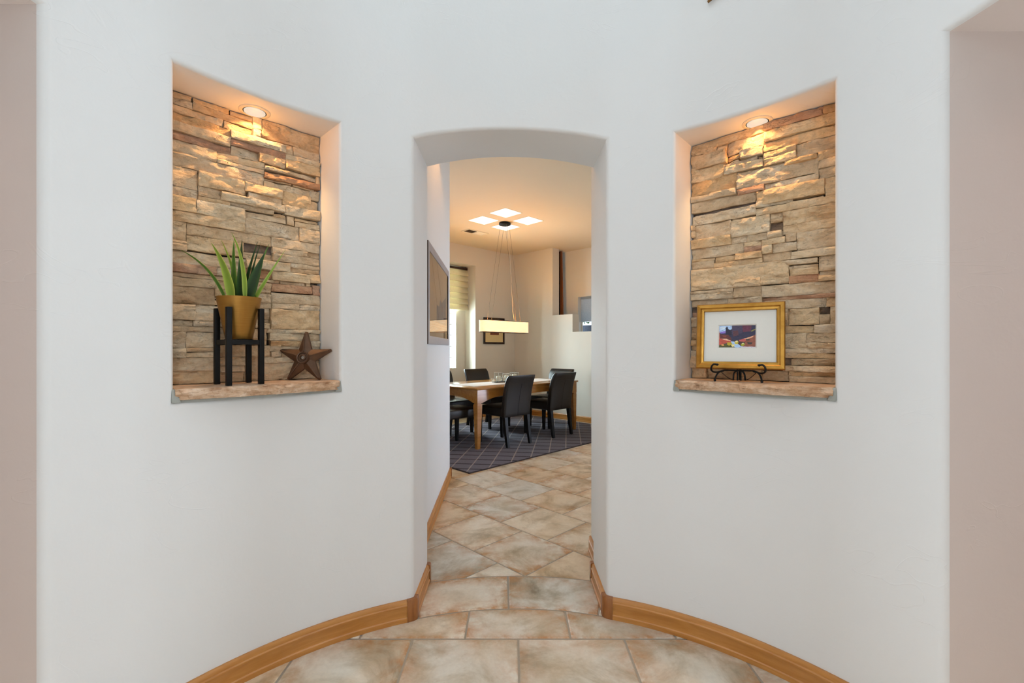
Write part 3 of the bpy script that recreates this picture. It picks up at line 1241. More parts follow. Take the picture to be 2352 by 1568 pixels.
L2 = [(70,30,165,185,'t'),(170,48,865,245,'b'),(175,132,640,305,'t'),(70,182,170,216,'t'),(70,208,170,256,'t'),(645,2,1095,185,'t'),(1085,48,1275,110,'t'),(1098,98,1275,206,'t'),
 (865,168,1275,290,'t'),(640,202,870,290,'d'),(660,278,870,346,'b'),(872,248,1160,312,'t'),(1160,288,1275,326,'b'),(70,262,640,430,'t'),(875,292,1275,390,'t'),(70,366,415,468,'r'),
 (418,410,640,486,'t'),(70,440,640,512,'t'),(670,332,1008,432,'p'),(1012,368,1275,436,'t'),(1012,406,1275,462,'t'),(670,418,868,490,'r'),(870,436,1175,522,'p'),(1178,462,1275,526,'t'),
 (70,482,405,574,'b'),(410,512,640,642,'t'),(70,552,405,714,'b'),(645,500,1275,572,'t'),(740,542,866,606,'t'),(870,552,1200,612,'r'),(1202,572,1275,626,'r'),(640,606,860,690,'t'),
 (865,608,1275,710,'t'),(70,702,238,830,'t'),(240,716,640,842,'t'),(780,692,868,742,'t'),(870,706,1080,756,'t'),(1084,714,1275,766,'t'),(845,742,1270,905,'t'),(645,742,842,850,'t'),
 (70,832,220,882,'t'),(222,842,640,888,'t'),(645,852,868,902,'t'),(70,884,400,926,'t'),(800,908,1275,945,'p'),(70,928,165,1056,'t'),(170,932,400,1046,'t'),(866,948,1196,1002,'p'),
 (1200,950,1275,1002,'t'),(645,906,860,1026,'b'),(866,1008,1102,1046,'b'),(1106,1008,1275,1086,'p'),(70,1068,160,1140,'p'),(165,1062,370,1098,'b'),(165,1100,375,1142,'t'),
 (405,1040,860,1136,'b'),(866,1052,1102,1092,'t'),(870,1094,950,1136,'t'),(952,1094,1270,1136,'b'),(70,1146,400,1252,'t'),(420,1146,642,1208,'b'),(400,1212,642,1260,'t'),(648,1140,796,1340,'b'),
 (800,1138,880,1184,'t'),(884,1138,1270,1184,'t'),(70,1258,390,1368,'t'),(404,1266,640,1346,'b'),(800,1188,1270,1336,'t')]
R3 = [(220,684,885,575,'b'),(220,738,455,735,'b'),(220,794,545,848,'b'),(550,656,885,692,'t'),(458,690,548,740,'t'),(890,508,1415,388,'r'),(1418,332,1510,376,'b'),(890,562,1510,466,'p'),(876,664,1510,584,'t'),
 (880,762,1170,712,'b'),(880,808,1165,794,'t'),(690,728,875,765,'p'),(540,848,805,804,'t'),(535,888,875,872,'p'),(1175,684,1510,690,'t'),(1070,828,1365,800,'b'),(1370,744,1510,790,'b'),
 (1375,836,1510,848,'t'),(1380,898,1510,944,'t'),(220,908,530,948,'t'),(215,1032,635,1072,'b'),(640,948,1375,922,'t'),(645,1084,888,1088,'r'),(890,1052,1375,976,'t'),(220,1152,635,1132,'t'),
 (215,1202,810,1200,'t'),(215,1292,810,1238,'d'),(215,1328,815,1308,'t'),(820,1106,1430,1114,'t'),(815,1184,1140,1192,'p'),(1435,998,1505,1108,'t'),(820,1262,1505,1188,'t'),(1055,1280,1505,1338,'t'),
 (925,1308,1050,1330,'t'),(955,1352,1050,1374,'b'),(960,1378,1050,1444,'d'),(590,1364,956,1440,'p'),(205,1412,265,1446,'t'),(268,1408,585,1500,'t'),(210,1458,265,1510,'t'),(1050,1404,1505,1418,'t')]
R4 = [(215,36,585,74,'t'),(595,28,708,64,'t'),(740,12,915,40,'t'),(920,-28,1045,4,'p'),(870,44,1075,70,'p'),(1080,-8,1170,30,'t'),(1175,-10,1500,84,'t'),(220,128,702,176,'t'),(710,68,865,90,'t'),
 (706,108,865,124,'r'),(870,98,955,156,'p'),(960,84,1170,132,'t'),(650,152,865,204,'t'),(870,172,1120,222,'t'),(1125,172,1500,164,'p'),(215,268,425,290,'t'),(430,248,865,234,'t'),(655,280,1365,246,'t'),
 (775,316,1365,282,'t'),(220,318,1130,430,'t'),(1138,312,1370,344,'t'),(1085,372,1370,404,'r'),(1372,190,1500,304,'t'),(1376,322,1500,350,'t'),(1376,368,1500,404,'t'),(210,448,400,480,'t'),(405,424,860,460,'t'),
 (215,504,605,510,'t'),(215,534,605,556,'t'),(610,478,860,548,'b'),(865,460,1495,518,'t'),(870,562,1495,554,'r'),(215,594,548,616,'t'),(550,570,865,600,'t'),(870,596,1070,646,'t'),(1075,598,1440,630,'t'),(1444,574,1495,630,'t'),
 (215,652,290,690,'d'),(215,698,290,732,'r'),(1104,668,1378,806,'t'),(1382,648,1470,708,'d'),(1382,712,1470,790,'t'),(1474,642,1500,790,'t'),(1076,674,1100,800,'t'),(1078,818,1332,870,'t'),(1336,802,1495,870,'t'),
 (1078,882,1260,1000,'t'),(1264,882,1495,960,'b'),(1264,966,1495,1000,'t'),(1078,1018,1495,1058,'t'),(1078,1060,1495,1100,'t'),(1076,1106,1118,1160,'d'),(1122,1110,1495,1164,'b'),(1075,1170,1495,1220,'t'),
 (1115,1224,1495,1260,'b'),(1110,1264,1495,1338,'t'),(864,1218,1106,1312,'b'),(215,742,290,822,'t'),(215,828,290,872,'t'),(215,880,285,940,'b'),(215,944,285,990,'b'),(215,996,285,1030,'t'),(215,1036,285,1082,'t'),
 (215,1092,275,1184,'t'),(215,1192,360,1278,'b'),(365,1218,615,1304,'b'),(620,1218,860,1308,'b')]

def face_niche(ni, name, lists, label):
    mb = MB()
    d0 = ni.D - 0.002
    p = [ni.pt(0.001, d0, H_SHELF_B + 0.01), ni.pt(ni.L - 0.001, d0, H_SHELF_B + 0.01), ni.pt(ni.L - 0.001, d0, ni.top - 0.001), ni.pt(0.001, d0, ni.top - 0.001)]
    mb.quad(*p)
    back = struct(mb.build(name, 'niche_dark', smooth=False), label)
    DF = ni.D - 0.030
    rects = []
    for conv, lst in lists:
        for t in lst:
            xl, yt, xr, yb = conv(t)
            s0, h1 = ni.px(xl, yt, DF)
            s1, h0 = ni.px(xr, yb, DF)
            rects.append([max(0.003, s0), min(ni.L - 0.003, s1), max(H_SHELF_T + 0.004, h0), min(ni.top - 0.004, h1), t[4]])
    rects = [r for r in rects if r[1] - r[0] > 0.008 and r[3] - r[2] > 0.006]
    for r in rects:          # close the sides against the reveals
        if r[0] < 0.035: r[0] = 0.004
        if r[1] > ni.L - 0.035: r[1] = ni.L - 0.005
    # trim small overlaps, then let every stone grow until it meets its neighbours
    for i, p in enumerate(rects):
        for q in rects[i + 1:]:
            ox, oy = min(p[1], q[1]) - max(p[0], q[0]), min(p[3], q[3]) - max(p[2], q[2])
            if ox <= 0.004 or oy <= 0:
                continue
            if oy < 0.45 * min(p[3] - p[2], q[3] - q[2]):
                lo, hi = (p, q) if p[2] + p[3] < q[2] + q[3] else (q, p)
                m_ = (lo[3] + hi[2]) / 2
                lo[3] = m_; hi[2] = m_
            elif ox < 0.35 * min(p[1] - p[0], q[1] - q[0]):
                lo, hi = (p, q) if p[0] + p[1] < q[0] + q[1] else (q, p)
                m_ = (lo[1] + hi[0]) / 2
                lo[1] = m_; hi[0] = m_
    def hits(r, me):
        for q in rects:
            if q is not me and min(r[1], q[1]) - max(r[0], q[0]) > 0.0005 and min(r[3], q[3]) - max(r[2], q[2]) > 0.0005:
                return True
        return False
    for r in rects:
        base_hit = hits(r, r)
        for side, d in ((2, -0.001), (3, 0.001), (0, -0.001), (1, 0.001)):
            for _ in range(9):
                t = list(r)
                t[side] += d
                if t[2] < H_SHELF_T + 0.002 or t[3] > ni.top - 0.003 or t[0] < 0.003 or t[1] > ni.L - 0.003:
                    break
                if not base_hit and hits(t, r):
                    break
                if base_hit:
                    break
                r[side] = t[side]
    cell = 0.006
    nx, nz = int(ni.L / cell), int((ni.top - H_SHELF_T) / cell)
    occ = [[False] * nx for _ in range(nz)]
    def mark(r):
        for j in range(max(0, int((r[2] - H_SHELF_T) / cell)), min(nz, int((r[3] - H_SHELF_T) / cell) + 1)):
            for i in range(max(0, int(r[0] / cell)), min(nx, int(r[1] / cell) + 1)):
                occ[j][i] = True
    for r in rects:
        mark(r)
    fill = []
    for j in range(1, nz):
        for i in range(1, nx):
            if occ[j][i]:
                continue
            lim = random.randint(14, 30)
            i2 = i
            while i2 + 1 < nx and not occ[j][i2 + 1] and i2 - i < lim:
                i2 += 1
            j2 = j
            while j2 + 1 < nz and j2 - j < 7 and not any(occ[j2 + 1][i:i2 + 1]):
                j2 += 1
            r = [i * cell - 0.002, (i2 + 1) * cell, H_SHELF_T + j * cell - 0.002, H_SHELF_T + (j2 + 1) * cell, random.choice('ttbt')]
            mark(r)
            if (i2 - i) >= 1:
                r.append('fill')
                fill.append(r)
    rz = ni.rotz()
    mats = {'t': 'stone_tan', 'p': 'stone_pale', 'b': 'stone_brown', 'r': 'stone_red', 'd': 'stone_dark'}
    for q, r in enumerate(rects + fill):
        s0, s1, h0, h1 = r[:4]
        g = 0.0016
        s0 += g * 0.35; s1 -= g * 0.35; h0 += g * 0.35; h1 -= g * 0.35
        s0 = max(0.003, s0); s1 = min(ni.L - 0.003, s1); h1 = min(ni.top - 0.003, h1)
        if s1 - s0 < 0.006 or h1 - h0 < 0.005:
            continue
        dep = random.uniform(0.022, 0.040) if len(r) == 5 else random.uniform(0.018, 0.026)
        if r[4] == 'p': dep = random.uniform(0.034, 0.046)
        if r[4] == 'd': dep = random.uniform(0.016, 0.022)
        m = stone_mesh(s1 - s0, h1 - h0, dep, q + 1 + (200 if ni is NR else 0))
        o = link('ledge_stone', m, mats[r[4]], back)
        o.location = ni.pt(s0, ni.D - 0.004, h0)
        o.rotation_euler = (0, 0, rz)
    return back

face_niche(NL, 'wall_niche_left', [(C1, L1), (C2, L2)], 'stacked ledge stone facing at the back of the niche with the plant')
face_niche(NR, 'wall_niche_right', [(C3, R3), (C4, R4)], 'stacked ledge stone facing at the back of the niche with the painting')

# stone shelves
def shelf(ni, label, proud, seed):
    root = empty('stone_shelf', ni.pt(ni.L / 2, 0.0, H_SHELF_B), (0, 0, ni.rotz()))
    tag(root, label, 'shelf')
    L, sd = ni.L, Vector((seed, seed * 2.1, 0))
    nx, nz, ny = 150, 12, 12
    t = H_SHELF_T - H_SHELF_B
    vs, fs = [], []
    ring = []
    # profile loop: up the rough front, back over the top, down the rear
    def prof(x):
        e = min(1.0, (L / 2 - abs(x)) / 0.03)
        out = []
        off = proud(x / L + 0.5) * (0.35 + 0.65 * max(0, e))
        for j in range(nz + 1):
            v = j / nz
            z = 0.006 + v * (t - 0.006)
            fr = noise.fractal(Vector((x * 26, z * 60, 0)) + sd, 0.7, 2.1, 5)
            q = noise.noise(Vector((x * 18 + 0.3 * fr, z * 70, 3)) + sd) * 2.4
            y = -off - 0.0060 * fr - 0.0050 * (math.floor(q) + min(1.0, max(0.0, (q - math.floor(q) - 0.5) * 4 + 0.5)))
            y += (0.012 * (1 - v) ** 2) + (0.010 * max(0, v - 0.7) / 0.3 * (0.5 + noise.noise(Vector((x * 30, 1, 2)) + sd)))
            out.append((x, y, z + (0.003 * noise.noise(Vector((x * 25, 4, 4)) + sd) if j == nz else 0)))
        yf = out[-1][1]
        for j in range(1, ny + 1):
            v = j / ny
            y = yf + (ni.D - 0.004 - yf) * v
            out.append((x, y, t + 0.0015 * noise.noise(Vector((x * 18, y * 18, 7)) + sd)))
        out.append((x, ni.D - 0.004, 0.006))
        return out
    mb = MB()
    xs = [-L / 2 + 0.004 + (L - 0.008) * k / nx for k in range(nx + 1)]
    mb.loft([prof(x) for x in xs])
    mb.build('slab', 'slab', root)
    # mortar bed below and at the two ends
    mb = MB()
    def bed(x):
        d = math.sqrt(max(0, R * R - x * x)) - math.sqrt(R * R - L * L / 4)
        e = proud(x / L + 0.5)
        f = -e + 0.026
        return [(x, f, -0.004), (x, f + 0.002, 0.010), (x, ni.D - 0.01, 0.010), (x, ni.D - 0.01, -0.004)]
    mb.loft([bed(-L / 2 - 0.002 + (L + 0.004) * k / 24) for k in range(25)])
    mb.build('mortar_bed', 'mortar_grey', root)
    for sx in (-1, 1):
        mb = MB()
        x0, x1 = sx * (L / 2 + 0.006), sx * (L / 2 - 0.022)
        mb.hexa([(x0, -0.008, -0.004), (x1, -0.004, -0.004), (x1, 0.06, -0.004), (x0, 0.06, -0.004),
                 (x0, 0.002, t - 0.001), (sx * (L / 2 - 0.008), 0.006, t - 0.001), (x1, 0.06, t - 0.001), (x0, 0.06, t - 0.001)])
        mb.build('mortar_end', 'mortar_grey', root, bevel=0.004)
    return root
shelf(NL, 'rough sandstone shelf holding the plant stand and iron star', lambda u: 0.016 + 0.018 * math.sin(math.pi * u), 3.3)
shelf(NR, 'rough sandstone shelf holding the gold framed painting', lambda u: 0.014 + 0.018 * math.sin(math.pi * u), 8.1)

# recessed lamps in the niche ceilings
def downlight(ni, px, py, label):
    y = (ni.top - EYE) * F / (HZ - py)
    x = (px - CX) / F * y
    root = empty('recessed_spotlight', (x, y, ni.top))
    tag(root, label, 'spotlight', 'recessed spotlights in the niche ceilings')
    mb = MB()
    mb.lathe([(0.0575, 0.003), (0.0575, -0.0015), (0.055, -0.0030), (0.0445, -0.0042), (0.0435, -0.0030), (0.0435, 0.003)], 48, cap=False)
    mb.build('trim_ring', 'white_trim', root)
    mb = MB()
    mb.lathe([(0.0437, 0.002), (0.0437, -0.0022), (0.0395, -0.0022), (0.0395, 0.002)], 48, cap=False)
    mb.build('shadow_gap', 'leg_black', root)
    mb = MB()
    mb.lathe([(0.0397, 0.0), (0.0392, -0.0045), (0.036, -0.0056), (0.020, -0.0062), (0.001, -0.0064)], 48)
    mb.build('lens', 'lamp_lens', root)
    n3 = ni.n
    d = Vector((n3.x * 0.42, n3.y * 0.42, -1)).normalized()
    sp = light('niche_spot_light', 'SPOT', (x, y, ni.top - 0.02), 8.5, (1.0, 0.60, 0.25), spot_size=math.radians(128), spot_blend=0.6, shadow_soft_size=0.0)
    sp.rotation_euler = d.to_track_quat('-Z', 'Y').to_euler()
    soften(sp, 0.03)
    soften(light('niche_bulb_light', 'POINT', (x, y, ni.top - 0.06), 2.1, (1.0, 0.37, 0.03), shadow_soft_size=0.0), 0.05)
    return root
downlight(NL, 585, 256, 'round recessed spotlight above the plant niche')
downlight(NR, 1739, 281, 'round recessed spotlight above the painting niche')

# ------------------------------------------------------------------ plant stand, potted aloe
def at(px, py, y):
    return Vector(((px - CX) / F * y, y, hgt(py, y)))
PC = Vector((-1.050, 1.742))
SQ = 0.0565
ang = math.radians(52)
root = tag(empty('plant_stand', (PC.x, PC.y, H_SHELF_T + 0.001), (0, 0, ang)), 'black four-legged wooden plant stand holding the brass pot', 'plant stand')
lt = 0.0090
for sx in (-1, 1):
    for sy in (-1, 1):
        mb = MB()
        x, y = sx * SQ, sy * SQ
        mb.box(x - lt, x + lt, y - lt, y + lt, 0, 0.290)
        mb.build('leg', 'black_wood', root, bevel=0.0015)
mb = MB()
mb.box(-SQ + lt, SQ - lt, -0.011, 0.011, 0.155, 0.172)
mb.build('cross_bar', 'black_wood', root)
mb = MB()
mb.box(-0.011, 0.011, -SQ + lt, SQ - lt, 0.1545, 0.1715)
mb.build('cross_bar', 'black_wood', root)
for s in (-1, 1):
    mb = MB()
    mb.box(-SQ + lt, SQ - lt, s * SQ - 0.006, s * SQ + 0.006, 0.152, 0.170)
    mb.build('side_rail', 'black_wood', root)
    mb = MB()
    mb.box(s * SQ - 0.006, s * SQ + 0.006, -SQ + lt, SQ - lt, 0.152, 0.170)
    mb.build('side_rail', 'black_wood', root)
pz = H_SHELF_T + 0.001 + 0.1725
aloe = tag(empty('potted_aloe', (PC.x, PC.y, pz)), 'spiky green aloe in a tapered brushed brass pot', 'potted plant')
mb = MB()
mb.lathe([(0.003, 0.0), (0.044, 0.0), (0.046, 0.003), (0.0765, 0.157), (0.0773, 0.160), (0.0745, 0.160), (0.066, 0.118), (0.054, 0.10)], 56)
mb.build('pot', 'brass_pot', aloe)
mb = MB()
mb.lathe([(0.001, 0.146), (0.04, 0.148), (0.0710, 0.145), (0.050, 0.12)], 40)
mb.build('soil', 'soil', aloe)
def leaf(base, tip, bow, width, dy_tip, mat):
    b = at(base[0], base[1], PC.y + base[2])
    t = at(tip[0], tip[1], PC.y + base[2] + dy_tip)
    mid = (b + t) / 2 + Vector((bow[0], 0, bow[1]))
    off = Vector((PC.x, PC.y, pz))
    n = 14
    pts = []
    for k in range(n + 1):
        u = k / n
        pts.append((1 - u) ** 2 * b + 2 * u * (1 - u) * mid + u * u * t)
    vs, fs, ed = [], [], []
    prof = [(-1, 0.0, 1), (-0.55, 0.10, 0.6), (0, 0.16, 0.0), (0.55, 0.10, 0.6), (1, 0.0, 1)]
    for k, p in enumerate(pts):
        u = k / n
        tg = (pts[min(k + 1, n)] - pts[max(k - 1, 0)]).normalized()
        view = Vector((-(p.x - PC.x) * 2.0 + 0.2, 1.0, 0.15)).normalized()
        wd = tg.cross(view).normalized()
        nr = wd.cross(tg).normalized()
        wv = width * 0.5 * min(1.0, 0.62 + 2.2 * u) * max(0.015, (1 - u ** 1.7))
        for sgn in (1, -1):
            for q, hgh, e in prof:
                vs.append(tuple(p + wd * q * wv + nr * (hgh * wv * 1.2 * (1 if sgn > 0 else 1) + (0 if sgn > 0 else -0.0016 * (1 - u) - 0.0004)) - off))
                ed.append(e)
    m5 = 10
    for k in range(n):
        a, b2 = k * m5, (k + 1) * m5
        for i in range(4):
            fs.append((a + i, a + i + 1, b2 + i + 1, b2 + i))
            fs.append((a + 5 + i + 1, a + 5 + i, b2 + 5 + i, b2 + 5 + i + 1))
        fs.append((a, b2, b2 + 5, a + 5))
        fs.append((a + 4, a + 9, b2 + 9, b2 + 4))
    m = bpy.data.meshes.new('leaf')
    m.from_pydata(vs, [], fs)
    am = m.attributes.new('edge', 'FLOAT', 'POINT')
    am.data.foreach_set('value', ed)
    bm = bmesh.new(); bm.from_mesh(m)
    bmesh.ops.recalc_face_normals(bm, faces=bm.faces)
    bm.to_mesh(m); bm.free()
    o = link('leaf', m, mat, aloe)
    return o
# (base px, base py, depth offset), (tip), bow, width, depth change to tip, material
leaf((520, 690, -0.01), (411, 572), (0.036, 0.040), 0.017, -0.02, 'leaf_mid')
leaf((533, 690, -0.02), (485, 557), (0.022, 0.020), 0.046, 0.00, 'leaf_light')
leaf((543, 690, 0.01), (538, 545), (-0.012, 0.0), 0.032, 0.02, 'leaf_mid')
leaf((552, 690, 0.00), (556, 549), (-0.004, 0.0), 0.036, 0.01, 'leaf_dark')
leaf((563, 690, -0.02), (532, 534), (0.028, 0.03), 0.022, -0.02, 'leaf_light')
leaf((558, 690, 0.03), (593, 553), (-0.012, 0.0), 0.018, 0.02, 'leaf_dark')
leaf((568, 688, -0.015), (608, 580), (-0.004, 0.0), 0.050, -0.03, 'leaf_dark')
leaf((572, 690, 0.01), (619, 559), (-0.018, -0.01), 0.022, 0.01, 'leaf_mid')
leaf((584, 690, 0.00), (656, 573), (-0.024, -0.028), 0.016, -0.01, 'leaf_light')
leaf((549, 690, 0.03), (507, 549), (0.018, 0.02), 0.020, 0.03, 'leaf_light')
leaf((566, 690, 0.03), (599, 556), (-0.010, 0.0), 0.012, 0.02, 'leaf_dark')

# ------------------------------------------------------------------ iron star
def star():
    y = 1.975
    c = at(701, 826, y)
    Rr, r = 0.1155, 0.047
    th = 0.016
    cz = H_SHELF_T + 0.003 + Rr * math.cos(math.radians(36))
    root = tag(empty('star_ornament', (c.x, y - 0.005, cz), (math.radians(-7), 0, math.radians(3))), 'rusty brown cast iron star leaning in the stone niche', 'star ornament')
    mb = MB()
    outl = []
    for k in range(10):
        a = math.pi / 2 + k * math.pi / 5
        rr = Rr if k % 2 == 0 else r
        if k % 2 == 0:
            for d in (-0.045, 0.045):
                outl.append((rr * math.cos(a + d), rr * math.sin(a + d), True))
        else:
            outl.append((rr * math.cos(a), rr * math.sin(a), False))
    n = len(outl)
    b0 = [mb.vert((x, 0.014, z)) for x, z, t in outl]
    b1 = [mb.vert((x, 0.004, z)) for x, z, t in outl]
    b2 = [mb.vert((x * 0.97, 0.0, z * 0.97)) for x, z, t in outl]
    mb.face(b0)
    for k in range(n):
        j = (k + 1) % n
        mb.face((b0[k], b0[j], b1[j], b1[k]))
        mb.face((b1[k], b1[j], b2[j], b2[k]))
    ctr = mb.vert((0, -0.020, 0))
    # raised ridge along every arm
    k = 0
    ridge = []
    for q in range(5):
        a = math.pi / 2 + q * 2 * math.pi / 5
        ridge.append(mb.vert((Rr * 0.93 * math.cos(a), -0.009, Rr * 0.93 * math.sin(a))))
    i = 0
    for q in range(5):
        l, rr_, v = b2[3 * q], b2[3 * q + 1], b2[3 * q + 2]
        pv = b2[(3 * q - 1) % n]
        mb.face((ctr, pv, l, ridge[q]))
        mb.face((l, rr_, ridge[q]))
        mb.face((ctr, ridge[q], rr_, v))
    mb.build('star_body', 'cast_iron', root, bevel=0.0012)
    mb = MB()
    prof = [(0.026, -0.004), (0.0265, -0.022), (0.0245, -0.0255), (0.021, -0.0245), (0.019, -0.018), (0.014, -0.018), (0.0125, -0.024), (0.009, -0.026), (0.0075, -0.020), (0.001, -0.019)]
    rings = [[(rr * math.cos(2 * math.pi * k / 32), yy, rr * math.sin(2 * math.pi * k / 32)) for k in range(32)] for rr, yy in prof]
    mb.loft(rings)
    mb.build('hub_ring', 'cast_iron', root)
    mb = MB()
    rings = [[(rr * math.cos(2 * math.pi * k / 20), yy, rr * math.sin(2 * math.pi * k / 20)) for k in range(20)] for rr, yy in [(0.0072, -0.017), (0.0066, -0.0235), (0.001, -0.0245)]]
    mb.loft(rings)
    mb.build('bolt', 'bolt_metal', root)
    for q in range(5):
        a = math.pi / 2 + q * 2 * math.pi / 5
        mb = MB()
        d0, d1 = 0.027, Rr * 0.90
        mb.tube([(d0 * math.cos(a), -0.0185, d0 * math.sin(a)), ((d0 + d1) / 2 * math.cos(a), -0.0145, (d0 + d1) / 2 * math.sin(a)), (d1 * math.cos(a), -0.0095, d1 * math.sin(a))], 0.0034, 6)
        mb.build('rib', 'cast_iron', root)
star()

# ------------------------------------------------------------------ framed painting on its easel
def frame_rails(parent, w, h, prof, mat, name='frame_rail'):
    """mitred rails; prof = [(inset, y)] from the outer edge inwards (y towards -: viewer)"""
    cs = [(-w / 2, 0), (w / 2, 0), (w / 2, h), (-w / 2, h)]
    dr = [(1, 1), (-1, 1), (-1, -1), (1, -1)]
    out = []
    for k in range(4):
        j = (k + 1) % 4
        mb = MB()
        r0 = [(cs[k][0] + dr[k][0] * i, y, cs[k][1] + dr[k][1] * i) for i, y in prof]
        r1 = [(cs[j][0] + dr[j][0] * i, y, cs[j][1] + dr[j][1] * i) for i, y in prof]
        mb.loft([r0, r1])
        out.append(mb.build(name, mat, parent))
    return out

def painting():
    yr, yl = 1.775, 1.945
    br, bl = at(1804, 850, yr), at(1599, 846, yl)
    mid = (br + bl) / 2
    rz = math.atan2(br.y - bl.y, br.x - bl.x)
    w = (br.xy - bl.xy).length
    h = 0.274
    z0 = 0.5 * (br.z + bl.z)
    lean = math.radians(-7)
    root = tag(empty('framed_painting', (mid.x, mid.y, z0), (lean, 0, rz)), 'small canyon landscape painting in a wide gold frame with ivory mat', 'painting')
    prof = [(0.0, 0.008), (0.0, -0.012), (0.004, -0.018), (0.016, -0.021), (0.019, -0.018), (0.020, -0.014), (0.023, -0.014), (0.029, -0.012), (0.031, -0.006), (0.031, 0.008)]
    frame_rails(root, w, h, prof, 'gold_leaf')
    # mat with a bevelled window
    iw, ih = w - 0.060, h - 0.060
    pw, ph = 0.136, 0.092
    px, pz_ = -0.008, h / 2 + 0.000
    mb = MB()
    yo = -0.002
    o = [(-iw / 2, yo, 0.030), (iw / 2, yo, 0.030), (iw / 2, yo, h - 0.030), (-iw / 2, yo, h - 0.030)]
    i0 = [(px - pw / 2 - .004, yo, pz_ - ph / 2 - .004), (px + pw / 2 + .004, yo, pz_ - ph / 2 - .004), (px + pw / 2 + .004, yo, pz_ + ph / 2 + .004), (px - pw / 2 - .004, yo, pz_ + ph / 2 + .004)]
    i1 = [(px - pw / 2, 0.003, pz_ - ph / 2), (px + pw / 2, 0.003, pz_ - ph / 2), (px + pw / 2, 0.003, pz_ + ph / 2), (px - pw / 2, 0.003, pz_ + ph / 2)]
    for k in range(4):
        j = (k + 1) % 4
        mb.quad(o[k], o[j], i0[j], i0[k])
        mb.quad(i0[k], i0[j], i1[j], i1[k])
    mb.build('mat', 'mat_board', root, smooth=False)
    mb = MB()
    mb.box(-iw / 2, iw / 2, 0.0045, 0.007, 0.03, h - 0.03)
    mb.build('backing_board', 'frame_side', root)
    # the picture itself, painted cell by cell (u to the right, v downwards, 0..1)
    def poly_in(u, v, P):
        c = False
        for i in range(len(P)):
            (x1, y1), (x2, y2) = P[i], P[i - 1]
            if (y1 > v) != (y2 > v) and u < (x2 - x1) * (v - y1) / (y2 - y1) + x1:
                c = not c
        return c
    shapes = [
        ([(0, 0), (1, 0), (1, 1), (0, 1)], (52, 48, 76)),
        ([(0.30, 0), (0.66, 0), (0.64, 0.35), (0.34, 0.4)], (74, 62, 88)),
        ([(0.64, 0), (0.90, 0), (0.86, 0.28), (0.66, 0.30)], (104, 46, 70)),
        ([(0.38, 0.25), (0.52, 0.22), (0.55, 0.45), (0.40, 0.5)], (96, 58, 66)),
        ([(0, 0), (0.36, 0), (0.355, 0.16), (0.30, 0.20), (0.2, 0.22), (0.18, 0.26), (0, 0.33)], (176, 206, 244)),
        ([(0.02, 0.05), (0.18, 0.03), (0.16, 0.15), (0.03, 0.2)], (214, 230, 250)),
        ([(0.03, 0.28), (0.20, 0.24), (0.19, 0.35), (0.03, 0.36)], (142, 118, 204)),
        ([(0.185, 0.10), (0.21, 0.05), (0.245, 0.07), (0.25, 0.14), (0.30, 0.20), (0.35, 0.17), (0.36, 0.45), (0.18, 0.42)], (38, 36, 58)),
        ([(0.02, 0.38), (0.26, 0.42), (0.33, 0.55), (0.36, 0.68), (0.04, 0.62)], (104, 52, 48)),
        ([(0.10, 0.44), (0.22, 0.46), (0.20, 0.55), (0.1, 0.52)], (132, 66, 52)),
        ([(0.86, 0.26), (1, 0.16), (1, 0.21), (0.9, 0.29)], (150, 140, 66)),
        ([(0, 0.2), (0.03, 0.6), (0.02, 1), (0, 1)], (206, 110, 84)),
        ([(0, 0.60), (0.14, 0.60), (0.33, 0.70), (0.34, 0.76), (0.18, 0.82), (0, 0.92)], (198, 84, 68)),
        ([(0.05, 0.60), (0.2, 0.60), (0.34, 0.69), (0.30, 0.71), (0.15, 0.65)], (242, 196, 160)),
        ([(0.55, 0.68), (0.72, 0.58), (0.90, 0.50), (1, 0.42), (1, 1), (0.62, 0.94)], (146, 84, 62)),
        ([(0.55, 0.66), (0.72, 0.60), (0.76, 0.66), (0.70, 0.74), (0.57, 0.72)], (198, 92, 88)),
        ([(0.68, 0.61), (0.95, 0.47), (0.93, 0.54), (0.76, 0.64)], (238, 178, 140)),
        ([(0.74, 0.63), (0.84, 0.61), (0.83, 0.68), (0.75, 0.68)], (76, 60, 56)),
        ([(0.52, 0.72), (0.72, 0.76), (0.70, 0.88), (0.54, 0.88)], (72, 40, 44)),
        ([(0.78, 0.76), (0.92, 0.78), (0.90, 0.86), (0.79, 0.85)], (66, 56, 54)),
        ([(0.33, 0.72), (0.45, 0.74), (0.60, 0.93), (0.75, 0.99), (0.42, 1), (0.36, 0.88)], (178, 208, 244)),
        ([(0, 0.90), (0.14, 0.82), (0.30, 0.88), (0.46, 1), (0, 1)], (86, 84, 40)),
        ([(0.22, 0.76), (0.34, 0.76), (0.38, 0.86), (0.28, 0.92), (0.22, 0.86)], (190, 166, 40)),
        ([(0.06, 0.86), (0.13, 0.84), (0.14, 0.92), (0.08, 0.93)], (224, 160, 92)),
        ([(0.34, 0.88), (0.42, 0.86), (0.44, 0.95), (0.36, 0.98)], (240, 224, 150)),
        ([(0.43, 0.74), (0.50, 0.68), (0.545, 0.74), (0.52, 0.86), (0.45, 0.84)], (206, 190, 66)),
        ([(0.45, 0.72), (0.5, 0.69), (0.53, 0.73), (0.48, 0.77)], (240, 226, 170)),
        ([(0.60, 0.84), (0.68, 0.79), (0.72, 0.86), (0.66, 0.94), (0.61, 0.91)], (168, 168, 44)),
        ([(0.63, 0.81), (0.68, 0.79), (0.69, 0.83), (0.64, 0.85)], (230, 224, 160)),
        ([(0.62, 0.96), (1, 0.965), (1, 1), (0.62, 1)], (216, 204, 216)),
    ]
    nu, nv = 210, 140
    vs = [(px - pw / 2 + pw * i / nu, 0.0036, pz_ + ph / 2 - ph * j / nv) for j in range(nv + 1) for i in range(nu + 1)]
